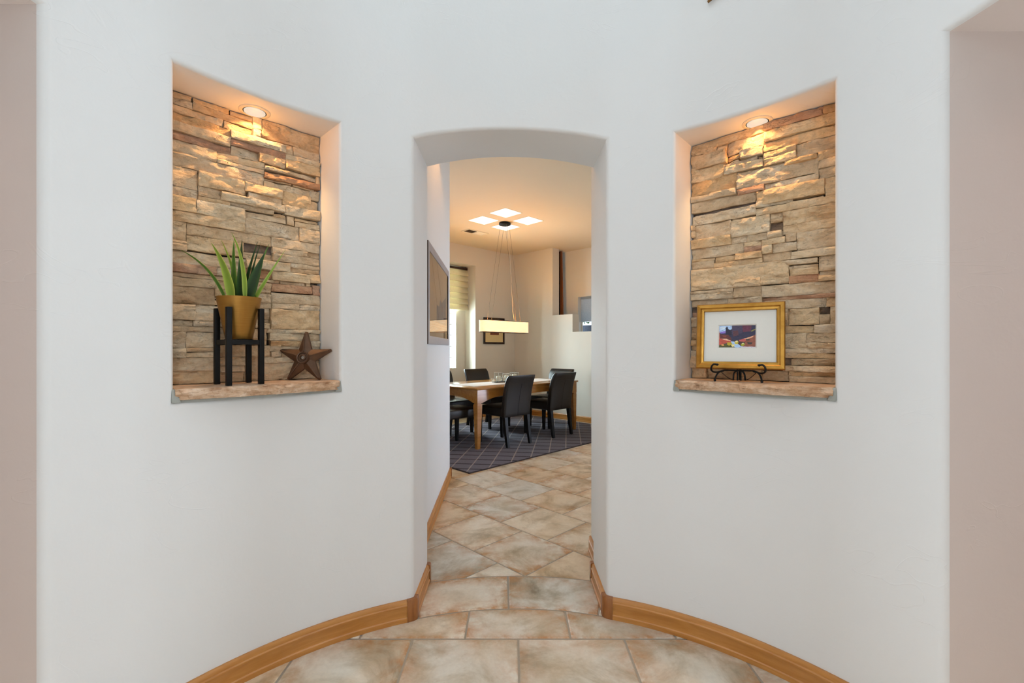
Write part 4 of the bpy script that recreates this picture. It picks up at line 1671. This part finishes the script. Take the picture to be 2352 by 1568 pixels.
    fs, cols = [], []
    rnd = random.Random(3)
    for j in range(nv):
        for i in range(nu):
            a = j * (nu + 1) + i
            fs.append((a, a + nu + 1, a + nu + 2, a + 1))
            u, v = (i + 0.5) / nu, (j + 0.5) / nv
            u += 0.008 * noise.noise(Vector((u * 14, v * 14, 1)))
            v += 0.010 * noise.noise(Vector((u * 14, v * 14, 5)))
            c = (52, 48, 76)
            for P, cc in shapes:
                if poly_in(u, v, P):
                    c = cc
            kk = 1 + 0.16 * noise.noise(Vector((u * 16, v * 30, 2)))
            cols.append(tuple(min(1, lin(min(255, q * kk))) for q in c) + (1,))
    m = bpy.data.meshes.new('picture')
    m.from_pydata(vs, [], fs)
    ca = m.color_attributes.new('paint', 'FLOAT_COLOR', 'CORNER')
    flat = []
    for c in cols:
        flat += list(c) * 4
    ca.data.foreach_set('color', flat)
    link('picture', m, 'oil_paint', root, smooth=False)
    # easel
    ez = tag(empty('tabletop_easel', (mid.x, mid.y, H_SHELF_T + 0.002), (0, 0, rz)), 'black wrought iron easel under the gold framed painting', 'easel')
    dz = z0 - H_SHELF_T - 0.002
    k = 0.001705            # metres per photo pixel at the easel
    for sx in (-1, 1):
        xc = 0.5 * (1645 + 1752)
        mb = MB()
        x = sx * 0.085
        mb.spline([(sx * 0.078, -0.048, dz + 0.020), (sx * 0.088, -0.052, dz + 0.021), (sx * 0.096, -0.052, dz + 0.012), (sx * 0.098, -0.050, dz - 0.002), (sx * 0.090, -0.042, dz - 0.011), (sx * 0.075, -0.028, dz - 0.012), (sx * 0.058, -0.016, dz - 0.006), (sx * 0.05, 0.0, dz - 0.005)], 0.0036, 8)
        mb.tube([(sx * 0.0785, -0.048, dz + 0.020), (sx * 0.074, -0.047, dz + 0.019), (sx * 0.072, -0.047, dz + 0.017)], 0.0048, 8)
        mb.build('hook', 'black_iron', ez)
        mb = MB()
        mb.spline([(sx * 0.055, -0.016, dz - 0.007), (sx * 0.071, -0.024, dz - 0.012), (sx * 0.080, -0.034, dz * 0.50), (sx * 0.084, -0.040, 0.012), (sx * 0.085, -0.042, 0.005)], 0.0033, 8)
        mb.lathe([(0.001, 0.0), (0.0045, 0.002), (0.0052, 0.005), (0.0045, 0.009), (0.001, 0.0105)], 12, (sx * 0.085, -0.042, 0))
        mb.build('front_leg', 'black_iron', ez)
        mb = MB()
        mb.tube([(sx * 0.006, 0.012, dz + 0.06), (sx * 0.006, 0.014, dz), (sx * 0.006, 0.018, 0.003)], 0.0032, 8)
        mb.build('centre_post', 'black_iron', ez)
        mb = MB()
        mb.spline([(sx * 0.007, 0.013, dz - 0.006), (sx * 0.014, 0.014, dz - 0.010), (sx * 0.020, 0.016, dz - 0.022), (sx * 0.022, 0.018, 0.004)], 0.0033, 8)
        mb.build('scroll', 'black_iron', ez)
        mb = MB()
        n = 12
        for q in range(n):
            u0, u1 = q / n, (q + 0.8) / n
            def cp(u):
                return (sx * (0.066 - 0.044 * u), -0.022 + 0.038 * u, (dz - 0.014) * (1 - u) ** 1.6 + 0.006)
            mb.tube([cp(u0), cp(u1)], 0.0013, 5)
        mb.build('chain', 'black_iron', ez)
    mb = MB()
    mb.tube([(-0.052, 0.001, dz - 0.005), (0.052, 0.001, dz - 0.005)], 0.0032, 8)
    mb.build('cross_bar', 'black_iron', ez)
    mb = MB()
    mb.tube([(0, 0.014, dz + 0.05), (0, 0.045, dz * 0.6), (0, 0.060, 0.003)], 0.0032, 8)
    mb.build('rear_leg', 'black_iron', ez)
painting()

# thin rod decoration high on the wall, only its tip in view
def wall_rod():
    p0x, p0y = on_circle(1627)
    z0 = hgt(9, p0y)
    root = MB()
    pts = []
    for k in range(9):
        ph = phi_of(1627) + 0.02 * k * 1.25
        c = cpt(ph, R - 0.012)
        pts.append((c[0], c[1], z0 + 0.0115 * k * 1.25))
    root.tube(pts, 0.0055, 8)
    o = root.build('wall_rod', 'bronze_rod')
    tag(o, 'thin bronze rod mounted high on the curved white wall', 'wall decor')
wall_rod()

# ------------------------------------------------------------------ hall picture
def hall_picture():
    nrm = Vector((hd.y, -hd.x))               # out of the wall
    # local x must run to the right when looking at the wall (towards the viewer's far side)
    y0, y1 = 2.97, 4.185
    def wp(y):
        t = (y - HL0.y) / (HL1.y - HL0.y)
        return HL0 + (HL1 - HL0) * t
    m = (wp(y0) + wp(y1)) / 2 + nrm * 0.002
    w = (wp(y1) - wp(y0)).length
    rz = math.atan2(hd.y, hd.x)
    root = tag(empty('framed_print', (m.x, m.y, 1.279), (0, 0, rz)), 'large glazed print in a brushed silver frame on the hall wall', 'framed print')
    h = 0.683
    prof = [(0.0, 0.0), (0.0, -0.009), (0.002, -0.011), (0.052, -0.011), (0.056, -0.010), (0.056, -0.004), (0.056, 0.0)]
    rails = frame_rails(root, w, h, prof, 'silver_frame')
    mb = MB()
    mb.box(-w / 2 - 0.002, -w / 2, -0.008, 0.0, 0.001, h - 0.001)
    mb.build('frame_edge', 'frame_side', root)
    mb = MB()
    mb.box(w / 2 - 0.060, w / 2 - 0.0565, -0.0105, -0.0045, 0.056, h - 0.056)
    mb.build('inner_edge', 'leg_black', root)
    mb = MB()
    mb.box(-w / 2 + 0.056, w / 2 - 0.056, -0.003, -0.001, 0.056, h - 0.056)
    mb.build('mat', 'tan_mat', root)
    mb = MB()
    pts = [(-0.16, 0.17), (0.43, 0.17), (0.43, 0.42), (0.36, 0.40), (0.20, 0.36), (0.14, 0.34), (0.05, 0.36), (-0.02, 0.30), (-0.16, 0.30)]
    i0 = [mb.vert((x, -0.0036, z)) for x, z in pts]
    i1 = [mb.vert((x, -0.0030, z)) for x, z in pts]
    mb.face(i0); mb.face(i1[::-1])
    for k in range(len(pts)):
        j = (k + 1) % len(pts)
        mb.face((i0[k], i1[k], i1[j], i0[j]))
    mb.build('print', 'grey_print', root)
    mb = MB()
    mb.box(-w / 2 + 0.057, w / 2 - 0.061, -0.0060, -0.0045, 0.057, h - 0.057)
    mb.build('glass_pane', 'picture_glass', root)
hall_picture()

# ------------------------------------------------------------------ window alcove: glass blocks and roman shade
win = struct(empty('window_1', dp(GB0, AD, GBH0)), 'glass block window in the dining room alcove')
bm_mesh = None
for i in range(4):
    for j in range(9):
        a0, h0 = GB0 + i * 0.197, GBH0 + j * 0.197
        g = 0.005
        if bm_mesh is None:
            mb = MB()
            s = 0.197 - 2 * g
            mb.box(0, s, 0, 0.08, 0, s)
            bm_mesh = mb.mesh('glass_block')
            bm = bmesh.new(); bm.from_mesh(bm_mesh)
            bmesh.ops.bevel(bm, geom=bm.edges[:], offset=0.012, segments=2, affect='EDGES')
            bm.to_mesh(bm_mesh); bm.free()
            bm_mesh.materials.append(M['block_glass'])
        o = bpy.data.objects.new('glass_block', bm_mesh)
        COL.objects.link(o)
        o.parent = win
        q = dp(a0 + g, AD - 0.10, h0 + g)
        o.location = q - win.location
        # local x -> AV, local y -> BV
        o.rotation_euler = (0, 0, math.atan2(AV.y, AV.x))
mb = MB()
for i in range(5):
    a = GB0 + i * 0.197
    dbox(mb, a - 0.005, a + 0.005, AD - 0.10, AD - 0.012, GBH0, GBH1)
for j in range(10):
    h = GBH0 + j * 0.197
    dbox(mb, GB0, GB1, AD - 0.10, AD - 0.012, h - 0.005, h + 0.005)
o = mb.build('grout_grid', 'white_trim', smooth=False)
o.parent = win
o.location = -win.location

def roman_shade():
    SB = AD + 0.045
    a0 = a_at(1074.5, SB)
    a1 = A_AL1 - 0.02
    y = depth_ab(a0, SB)
    h1, h0 = H_AL - 0.02, hgt(712, y)
    root = tag(empty('roman_shade', dp(a0, SB, h0)), 'cream pleated roman shade half raised over the glass block window', 'window shade')
    off = -root.location
    mb = MB()
    dbox(mb, a0, a1, SB - 0.03, SB + 0.02, h1 - 0.035, h1)
    o = mb.build('headrail', 'dark_frame', root, loc=off)
    n = 7
    step = (h1 - 0.035 - h0) / n
    for k in range(n):
        mb = MB()
        zt = h1 - 0.035 - k * step
        rings = []
        prof = [(0.000, zt), (0.010, zt - step * 0.10), (0.034, zt - step * 0.55), (0.046, zt - step * 0.90), (0.040, zt - step * 1.08), (0.022, zt - step * 1.12), (0.002, zt - step * 0.96)]
        r0 = [dp(a0, SB + b, z) for b, z in prof]
        r1 = [dp(a1, SB + b, z) for b, z in prof]
        mb.loft([r0, r1])
        mb.build('pleat', 'shade_cloth', root, loc=off)
roman_shade()

# ------------------------------------------------------------------ recess behind the stepped wall: plank, blind, window
def recess():
    a = -0.30
    y = depth_ab(a, b_at(1287, a))
    b0t, b1t = b_at(1283, a), b_at(1289.3, a)
    b0b, b1b = b_at(1283, a), b_at(1297.0, a)
    H = CEIL - 0.01
    root = tag(empty('wooden_plank', dp(a, b0b, 0)), 'tall narrow brown plank leaning behind the stepped wall', 'plank')
    off = -root.location
    mb = MB()
    bm_t, bm_b = b_at(1285.2, a), b_at(1289, a)
    mb.hexa([dp(a, bm_b, 0.001), dp(a, b1b, 0.001), dp(a - 0.03, b1b, 0.001), dp(a - 0.03, bm_b, 0.001), dp(a, bm_t, H), dp(a, b1t, H), dp(a - 0.03, b1t, H), dp(a - 0.03, bm_t, H)])
    mb.build('brown_face', 'plank_wood', root, loc=off)
    mb = MB()
    mb.hexa([dp(a - 0.004, b0b - 0.03, 0.001), dp(a - 0.004, bm_b, 0.001), dp(a - 0.03, bm_b, 0.001), dp(a - 0.03, b0b - 0.03, 0.001), dp(a - 0.004, b0t - 0.03, H), dp(a - 0.004, bm_t, H), dp(a - 0.03, bm_t, H), dp(a - 0.03, b0t - 0.03, H)])
    mb.build('gap_shadow', 'leg_black', root, loc=off)  # black strip drawn for the shadowed gap beside the plank
    w2 = struct(empty('window_2', dp(RB, WB0, WH0)), 'small square window behind the stepped wall')
    off = -w2.location
    mb = MB()
    for (bb0, bb1, hh0, hh1) in ((WB0, WB0 + 0.012, WH0, WH1), (WB1 - 0.012, WB1, WH0, WH1), (WB0, WB1, WH0, WH0 + 0.012), (WB0, WB1, WH1 - 0.012, WH1)):
        dbox(mb, RB - 0.135, RB - 0.10, bb0, bb1, hh0, hh1)
    mb.build('window_frame', 'white_trim', w2, loc=off)
    mb = MB()
    dbox(mb, RB - 0.120, RB - 0.116, WB0 + 0.012, WB1 - 0.012, WH0 + 0.012, WH1 - 0.012)
    mb.build('pane', 'clear_glass', w2, loc=off)
    ya = depth_ab(RB, WB0)
    hb = hgt(738.5, ya)
    mb = MB()
    dbox(mb, RB - 0.0905, RB - 0.0895, WB0 + 0.006, WB1 - 0.006, hb, WH1 - 0.02)
    dbox(mb, RB - 0.096, RB - 0.078, WB0 + 0.006, WB1 - 0.006, WH1 - 0.04, WH1 - 0.002)
    tag(mb.build('roller_blind', 'blind_white'), 'pale roller blind pulled down over the small window behind the stepped wall', 'blind')
    # outside: a hedge over a grey garden wall
    p = dp(RB - 1.6, WB0 - 0.5)
    mb = MB()
    hw = hgt(743, depth_ab(RB - 1.6, WB0))
    dbox(mb, RB - 1.8, RB - 1.6, WB0 - 2.0, WB0 + 2.5, 0, hw)
    struct(mb.build('wall_garden', 'outside_grey', smooth=False))
    rnd = random.Random(5)
    hed = MB()
    for k in range(1800):
        b = WB0 - 1.6 + rnd.random() * 3.4
        z = hw + 0.05 + rnd.random() * 0.5
        a_ = RB - 1.62 - rnd.random() * 0.18
        c = dp(a_, b, z)
        d = Vector((rnd.uniform(-1, 1), rnd.uniform(-1, 1), rnd.uniform(-0.3, 1))).normalized()
        s = d.cross(Vector((rnd.random(), rnd.random(), 0.3))).normalized() * 0.02
        t = c + d * 0.09
        hed.quad(c, c + d * 0.045 + s, t, c + d * 0.045 - s)
    o = hed.build('hedge_foliage', 'leaf_outside')
    o['kind'] = 'stuff'
    tag(o, 'green hedge leaves seen through the small window', 'foliage')
recess()

# ------------------------------------------------------------------ wall picture behind the lamp
def dining_picture():
    a0, a1 = a_at(1157, 0), a_at(1110, 0)
    m = dp((a0 + a1) / 2, 0.003)
    h0, h1 = 1.333, 1.822
    w = a1 - a0
    rz = math.atan2(-AV.y, -AV.x)
    root = tag(empty('framed_picture', (m.x, m.y, h0), (0, 0, rz)), 'dark wood framed picture with cream mat behind the hanging lamp', 'picture')
    h = h1 - h0
    frame_rails(root, w, h, [(0, 0.0), (0, -0.022), (0.004, -0.024), (0.034, -0.020), (0.036, -0.016), (0.036, 0.0)], 'dark_frame')
    mb = MB(); mb.box(-w / 2 + 0.034, w / 2 - 0.034, -0.010, -0.002, 0.034, h - 0.034)
    mb.build('mat', 'cream_mat', root)
    mb = MB(); mb.box(-0.10, 0.12, -0.0115, -0.0101, 0.17, 0.34)
    mb.build('print', 'print_red', root)
dining_picture()

# ------------------------------------------------------------------ rug, table, chairs
LD = Vector((1, 1)).normalized()       # along the table
WD = Vector((-1, 1)).normalized()      # across it, away from the viewer
RK = Vector((-0.425, 4.51))
rug_c = RK + LD * 1.65 + WD * 1.21
root = tag(empty('area_rug', (rug_c.x, rug_c.y, 0)), 'dark grey rug with a pale and brown line grid under the dining table', 'rug')
def rug_pts(e):
    out = []
    for u, v in ((-1, -1), (1, -1), (1, 1), (-1, 1)):
        q = LD * (u * (1.65 - e)) + WD * (v * (1.21 - e))
        out.append((q.x, q.y))
    return out
mb = MB(); mb.prism(rug_pts(0.014), 0.0005, 0.011); mb.build('pile', 'rug', root)
q0, q1 = rug_pts(0.0), rug_pts(0.0145)
mb = MB()
for k in range(4):
    j = (k + 1) % 4
    mb.prism([q0[k], q0[j], q1[j], q1[k]], 0.0005, 0.0095)
mb.build('binding', 'rug_binding', root)
RUG_Z = 0.0112

TK = Vector((-0.423, 5.54))            # near corner of the table
TL, TW, TH_ = 2.0, 1.08, 0.76
tc = TK + LD * TL / 2 + WD * TW / 2
trz = math.radians(45)                 # local x along LD, y along WD
root = tag(empty('dining_table', (tc.x, tc.y, RUG_Z), (0, 0, trz)), 'honey wood dining table with tapered legs and arched apron', 'table')
H_T = TH_ - RUG_Z
mb = MB()
mb.box(-TL / 2 - 0.012, TL / 2 + 0.03, -TW / 2 - 0.012, TW / 2 + 0.012, H_T - 0.024, H_T)
mb.build('table_top', 'table_wood', root, bevel=0.006)
lw = 0.085
for sx in (-1, 1):
    for sy in (-1, 1):
        mb = MB()
        x, y = sx * (TL / 2 - lw / 2), sy * (TW / 2 - lw / 2)
        rings = []
        for z, s, dx in ((0.0, 0.044, 0), (0.535, 0.080, 0), (0.548, 0.080, 0), (0.550, 0.062, 0), (0.562, 0.062, 0), (0.564, lw, 0), (H_T - 0.024, lw, 0)):
            # the taper is on the inner faces: outer corner stays plumb
            ox = x + sx * (lw - s) / 2 * 0.75
            oy = y + sy * (lw - s) / 2 * 0.75
            rings.append([(ox - s / 2, oy - s / 2, z), (ox + s / 2, oy - s / 2, z), (ox + s / 2, oy + s / 2, z), (ox - s / 2, oy + s / 2, z)])
        mb.loft(rings)
        mb.build('leg', 'table_wood', root, smooth=False)
def apron(p0, p1, nrm):
    """arched apron between two leg blocks"""
    mb = MB()
    d = (Vector(p1) - Vector(p0))
    n = 24
    rings = []
    for k in range(n + 1):
        u = k / n
        q = Vector(p0) + d * u
        t = min(1.0, min(u, 1 - u) * d.length / 0.30)
        zb = 0.565 + 0.062 * math.sin(t * math.pi / 2)
        a, b = q + Vector(nrm) * 0.0, q - Vector(nrm) * 0.024
        rings.append([(a.x, a.y, zb), (a.x, a.y, H_T - 0.024), (b.x, b.y, H_T - 0.024), (b.x, b.y, zb)])
    mb.loft(rings)
    mb.build('apron', 'table_wood', root)
ix, iy = TL / 2 - lw, TW / 2 - lw
apron((-ix, -TW / 2 + 0.003), (ix, -TW / 2 + 0.003), (0, -1))
apron((-ix, TW / 2 - 0.003), (ix, TW / 2 - 0.003), (0, 1))
apron((-TL / 2 + 0.003, -iy), (-TL / 2 + 0.003, iy), (-1, 0))
apron((TL / 2 - 0.003, -iy), (TL / 2 - 0.003, iy), (1, 0))

mb = MB()
mb.box(-0.86, 0.90, -0.30, 0.16, 0, 0.0025)
o = mb.build('table_runner', 'runner_cloth')
o.location = (tc.x, tc.y, TH_ + 0.0005); o.rotation_euler = (0, 0, trz)
tag(o, 'pale cloth runner lying along the dining table', 'table runner')

def make_chair():
    r = empty('dining_chair')
    w = 0.235
    mb = MB()
    mb.box(-w + 0.004, w - 0.004, -0.235, 0.275, 0.375, 0.485)
    mb.build('seat', 'leather', r, bevel=0.018, seg=3)
    mb = MB()
    rings = []
    for k in range(13):
        u = k / 12
        z = 0.372 + u * (0.90 - 0.372)
        yb = -0.262 - 0.055 * u - 0.055 * u ** 4
        th = 0.085 - 0.020 * u
        ww = w - 0.002 + 0.006 * u
        c = 0.012
        if k == 12:
            th *= 0.75; ww -= 0.008; yb -= -0.004
        curve = 0.014 * u
        ring = []
        for x in (-1, -0.6, -0.2, 0.2, 0.6, 1):
            ring.append((x * (ww - (c if abs(x) == 1 else 0)), yb - curve * (1 - x * x) , z))
        ring.append((ww, yb + c, z)); ring.append((ww, yb + th - c, z))
        for x in (1, 0.6, 0.2, -0.2, -0.6, -1):
            ring.append((x * (ww - (c if abs(x) == 1 else 0)), yb + th - curve * (1 - x * x), z))
        ring.append((-ww, yb + th - c, z)); ring.append((-ww, yb + c, z))
        rings.append(ring)
    mb.loft(rings)
    bk = mb.build('backrest', 'leather', r, bevel=0.006, seg=2)
    mb = MB()
    def bp(x, u, e=0.0012):
        z = 0.372 + u * 0.528
        yb = -0.262 - 0.055 * u - 0.055 * u ** 4 - 0.014 * u * (1 - x * x)
        return (x * w, yb - e, z)
    mb.tube([bp(x / 8, 0.80) for x in range(-7, 8)], 0.0026, 6)
    mb.build('seam', 'leather', bk)
    mb = MB()
    mb.tube([bp(0, u / 10 * 0.8, 0.0005) for u in range(0, 11)], 0.002, 6)
    mb.build('seam', 'leg_black', bk)
    for sx in (-1, 1):
        mb = MB()
        x = sx * 0.203
        mb.loft([[(x + a * s, 0.240 + b * s, z) for a, b in ((-1, -1), (1, -1), (1, 1), (-1, 1))] for z, s in ((0, 0.0165), (0.376, 0.024))])
        mb.build('leg', 'leg_black', r, smooth=False)
        mb = MB()
        mb.loft([[(x + a * s, yy + b * s, z) for a, b in ((-1, -1), (1, -1), (1, 1), (-1, 1))] for z, s, yy in ((0, 0.0175, -0.290), (0.16, 0.021, -0.262), (0.376, 0.025, -0.235))])
        mb.build('leg', 'leg_black', r, smooth=False)
    return r
ch0 = make_chair()
def place_chair(first, s, p, face, label):
    """s, p: rear-leg midpoint along / across the table from its near corner; face: facing angle"""
    c = ch0 if first else copy_tree(ch0)
    q = TK + LD * s + WD * p
    f = Vector((math.cos(face), math.sin(face)))
    o = q + f * 0.290
    c.location = (o.x, o.y, RUG_Z)
    c.rotation_euler = (0, 0, face - math.pi / 2)
    tag(c, label, 'chair', 'dining chairs around the table')
A_W = math.radians(135); A_L = math.radians(45)
place_chair(True, 0.545, -0.185, A_W, 'black leather dining chair seen from behind, nearest the table corner leg')
place_chair(False, 1.43, -0.185, A_W, 'black leather dining chair seen from behind, farther along the near table side')
place_chair(False, 1.265, 1.476, A_W + math.pi, 'black leather dining chair facing the viewer behind the candles')
place_chair(False, 0.50, 1.476, A_W + math.pi, 'black leather dining chair on the far table side, mostly hidden by the hall wall')
place_chair(False, -0.375, 0.40, A_L, 'black leather dining chair at the near table end, cut off by the hall wall')
place_chair(False, 2.26, 0.52, A_L + math.pi, 'black leather dining chair at the far table end')

# candles on a tray
def on_table(u, v):
    q = tc + LD * u + WD * v
    return (q.x, q.y)
tz = TH_ + 0.0032
mb = MB()
mb.box(-0.25, 0.25, -0.055, 0.055, 0, 0.008)
o = mb.build('candle_tray', 'black_wood', bevel=0.002)
p = on_table(0.03, 0.0); o.location = (p[0], p[1], tz); o.rotation_euler = (0, 0, trz)
tag(o, 'low black tray under the glass candle holders', 'tray')
def candle(u, v, w, h, ch, label, clabel):
    p = on_table(u, v)
    mb = MB()
    t = 0.003
    z0 = 0.0
    for x0, x1, y0, y1 in ((-w, w, -w, -w + t), (-w, w, w - t, w), (-w, -w + t, -w + t, w - t), (w - t, w, -w + t, w - t)):
        mb.box(x0, x1, y0, y1, z0, h)
    mb.box(-w + t, w - t, -w + t, w - t, 0, 0.006)
    o = mb.build('candle_holder', 'candle_glass', smooth=False)
    o.location = (p[0], p[1], tz + 0.0082); o.rotation_euler = (0, 0, trz)
    tag(o, label, 'candle holder', 'glass candle holders on the tray')
    mb = MB()
    e = 0.0022
    for sx in (-1, 1):
        for sy in (-1, 1):
            mb.box(sx * w - e, sx * w + e, sy * w - e, sy * w + e, 0.002, h)
        mb.box(sx * w - e, sx * w + e, -w, w, h - 0.004, h + 0.001)
        mb.box(-w, w, sx * w - e, sx * w + e, h - 0.004, h + 0.001)
    mb.build('glass_edge_highlight', 'glass_edge_highlight', o, smooth=False)  # pale strips paint the highlight along the glass rims
    mb = MB()
    r = w * 0.74
    mb.lathe([(0.001, 0), (r, 0), (r, ch - 0.004), (r - 0.004, ch), (r * 0.4, ch - 0.003), (0.001, ch - 0.004)], 24)
    c = tag(empty('candle', (p[0], p[1], tz + 0.0148)), clabel, 'candle', 'candles in the glass holders')
    mb.build('wax', 'wax', c)
    mb = MB()
    mb.tube([(0, 0, ch - 0.005), (0.001, 0, ch + 0.008)], 0.001, 5)
    mb.build('wick', 'leg_black', c)
candle(-0.135, 0.0, 0.045, 0.135, 0.075, 'tallest square glass candle holder on the tray', 'ivory candle inside the tallest glass holder')
candle(0.03, 0.0, 0.043, 0.110, 0.078, 'middle-height square glass candle holder at the tray centre', 'ivory candle inside the middle-height glass holder')
candle(0.20, 0.01, 0.045, 0.120, 0.085, 'square glass candle holder partly hidden behind a chair back', 'ivory candle partly hidden behind a chair back')
candle(-0.225, 0.0, 0.026, 0.055, 0.028, 'smallest glass votive holder at the tray end nearest the hall', 'low votive candle at the tray end nearest the hall')
candle(-0.05, 0.012, 0.024, 0.055, 0.026, 'small glass votive holder between the two tall holders', 'low votive candle between the two tall holders')

# ------------------------------------------------------------------ hanging lamp over the table
def pendant():
    c = Vector((-0.105, 6.56))
    root = tag(empty('pendant_lamp', (c.x, c.y, 1.48), (0, 0, trz)), 'long glowing woven-shade pendant lamp hung by wires over the table', 'pendant lamp')
    L, Wd, H = 0.46, 0.062, 0.166
    # shade: stadium outline
    out = []
    for k in range(9):
        a = -math.pi / 2 + math.pi * k / 8
        out.append((L - Wd * 0.55 + Wd * 0.55 * math.cos(a), Wd * math.sin(a)))
    for k in range(9):
        a = math.pi / 2 + math.pi * k / 8
        out.append((-L + Wd * 0.55 + Wd * 0.55 * math.cos(a), Wd * math.sin(a)))
    n = len(out)
    dist = [0.0]
    for k in range(n):
        a, b = out[k], out[(k + 1) % n]
        dist.append(dist[-1] + math.hypot(b[0] - a[0], b[1] - a[1]))
    vs, fs, uvs = [], [], []
    for x, y in out:
        vs.append((x, y, 0.0)); vs.append((x, y, H))
    for k in range(n):
        j = (k + 1) % n
        fs.append((2 * k, 2 * j, 2 * j + 1, 2 * k + 1))
        uvs += [(dist[k], 0), (dist[k + 1], 0), (dist[k + 1], H), (dist[k], H)]
    m = bpy.data.meshes.new('shade')
    m.from_pydata(vs, [], fs)
    uv = m.uv_layers.new(name='UVMap')
    for k, q in enumerate(uvs):
        uv.data[k].uv = q
    link('shade', m, 'woven_shade', root)
    for z, nm in ((0.0, 'lower_rim'), (H, 'upper_rim')):
        mb = MB()
        for k in range(n):
            a, b = out[k], out[(k + 1) % n]
            mb.tube([(a[0], a[1], z), (b[0], b[1], z)], 0.004, 5)
        mb.build(nm, 'black_iron' if z else 'dark_frame', root)
    mb = MB()
    mb.loft([[(x * 0.99, y * 0.95, z) for x, y in out] for z in (0.004, 0.007)])
    mb.build('diffuser', 'woven_shade', root)
    top = CEIL - 1.48
    mb = MB()
    mb.lathe([(0.001, top - 0.035), (0.078, top - 0.035), (0.086, top - 0.030), (0.086, top - 0.012), (0.062, top - 0.010), (0.062, top - 0.001), (0.001, top - 0.001)], 32)
    mb.build('canopy', 'black_iron', root)
    for x, xx in ((-0.30, -0.05), (0.28, 0.05)):
        for y, yy in ((-0.045, -0.04), (0.045, 0.04)):
            mb = MB()
            mb.tube([(x, y, H), ((x + xx) / 2, (y + yy) / 2, (H + top - 0.035) / 2), (xx, yy, top - 0.035)], 0.0013, 5)
            mb.build('wire', 'wire', root)
    mb = MB()
    pts = []
    inv = Matrix.Rotation(-trz, 3, 'Z')
    for px, py in ((1163, 513), (1166, 530), (1166.5, 552), (1170, 572), (1171.5, 592), (1172, 616), (1174.5, 640), (1175, 668), (1177, 690), (1177.5, 712), (1180, 726), (1181, 733), (1186, 738.5)):
        q = at(px, py, c.y - 0.02) - Vector((c.x, c.y, 1.48))
        pts.append(inv @ q)
    mb.tube(pts, 0.0028, 6)
    mb.build('power_cord', 'cord_clear', root)
    for dx in (-0.26, 0.0, 0.26):
        q = c + LD * dx
        light('pendant_bulb_light', 'POINT', (q.x, q.y, 1.60), 17, (1.0, 0.44, 0.05), shadow_soft_size=0.035)
pendant()

# ceiling light wells and vent
KS = Vector((-0.086, 6.437))
for dx, dy, lb in ((0, -0.352, 'square skylight in the dining ceiling, the one nearest the doorway'), (-0.32, 0.0, 'square skylight in the dining ceiling beside the air vent'),
                   (0.315, 0.02, 'square skylight in the dining ceiling nearest the stepped wall'), (-0.01, 0.345, 'square skylight in the dining ceiling behind the lamp wires')):
    root = tag(empty('square_skylight', (KS.x + dx, KS.y + dy, CEIL), (0, 0, trz)), lb, 'skylight', 'four square skylights around the lamp canopy')
    s = 0.152
    mb = MB(); mb.box(-s, s, -s, s, -0.002, -0.0008)
    mb.build('diffuser', 'skylight_panel', root)
    mb = MB()
    for k in range(4):
        a = math.pi / 2 * k
        ca, sa = math.cos(a), math.sin(a)
        q = [(s, -s - 0.006), (s + 0.006, -s - 0.006), (s + 0.006, s + 0.006), (s, s + 0.006)]
        mb.prism([(x * ca - y * sa, x * sa + y * ca) for x, y in q], -0.0022, -0.0005)
    mb.build('surround', 'plaster_warm', root, smooth=False)

def vent():
    c = at(1091, 533, (CEIL - EYE) * F / (HZ - 533))
    root = tag(empty('ceiling_vent', (c.x, c.y, CEIL), (0, 0, trz)), 'rectangular air vent in the dining ceiling', 'vent')
    mb = MB()
    w, d = 0.20, 0.095
    for x0, x1, y0, y1 in ((-w, w, -d, -d + 0.022), (-w, w, d - 0.022, d), (-w, -w + 0.022, -d + 0.022, d - 0.022), (w - 0.022, w, -d + 0.022, d - 0.022), (-0.008, 0.008, -d + 0.022, d - 0.022)):
        mb.box(x0, x1, y0, y1, -0.007, -0.0005)
    mb.build('vent_frame', 'white_metal', root, smooth=False)
    mb = MB(); mb.box(-w + 0.02, w - 0.02, -d + 0.02, d - 0.02, -0.0015, -0.0006)
    mb.build('duct_opening', 'vent_dark', root)
    for k in range(7):
        x = -w + 0.035 + k * 0.024
        mb = MB(); mb.hexa([(x, -d + 0.022, -0.006), (x + 0.004, -d + 0.022, -0.006), (x + 0.004, d - 0.022, -0.006), (x, d - 0.022, -0.006), (x + 0.004, -d + 0.022, -0.002), (x + 0.008, -d + 0.022, -0.002), (x + 0.008, d - 0.022, -0.002), (x + 0.004, d - 0.022, -0.002)])
        mb.build('louvre', 'vent_dark', root, smooth=False)
    for k in range(7):
        x = 0.018 + k * 0.023
        mb = MB(); mb.hexa([(x + 0.014, -d + 0.022, -0.006), (x + 0.018, -d + 0.022, -0.006), (x + 0.018, d - 0.022, -0.006), (x + 0.014, d - 0.022, -0.006), (x, -d + 0.022, -0.002), (x + 0.004, -d + 0.022, -0.002), (x + 0.004, d - 0.022, -0.002), (x, d - 0.022, -0.002)])
        mb.build('louvre', 'white_metal', root, smooth=False)
vent()

# hall downlight that warms the top of the left hall wall
hl = light('hall_spot_light', 'SPOT', (-0.28, 3.25, CEIL - 0.03), 15, (1.0, 0.46, 0.12), spot_size=math.radians(130), spot_blend=0.4, shadow_soft_size=0.03)
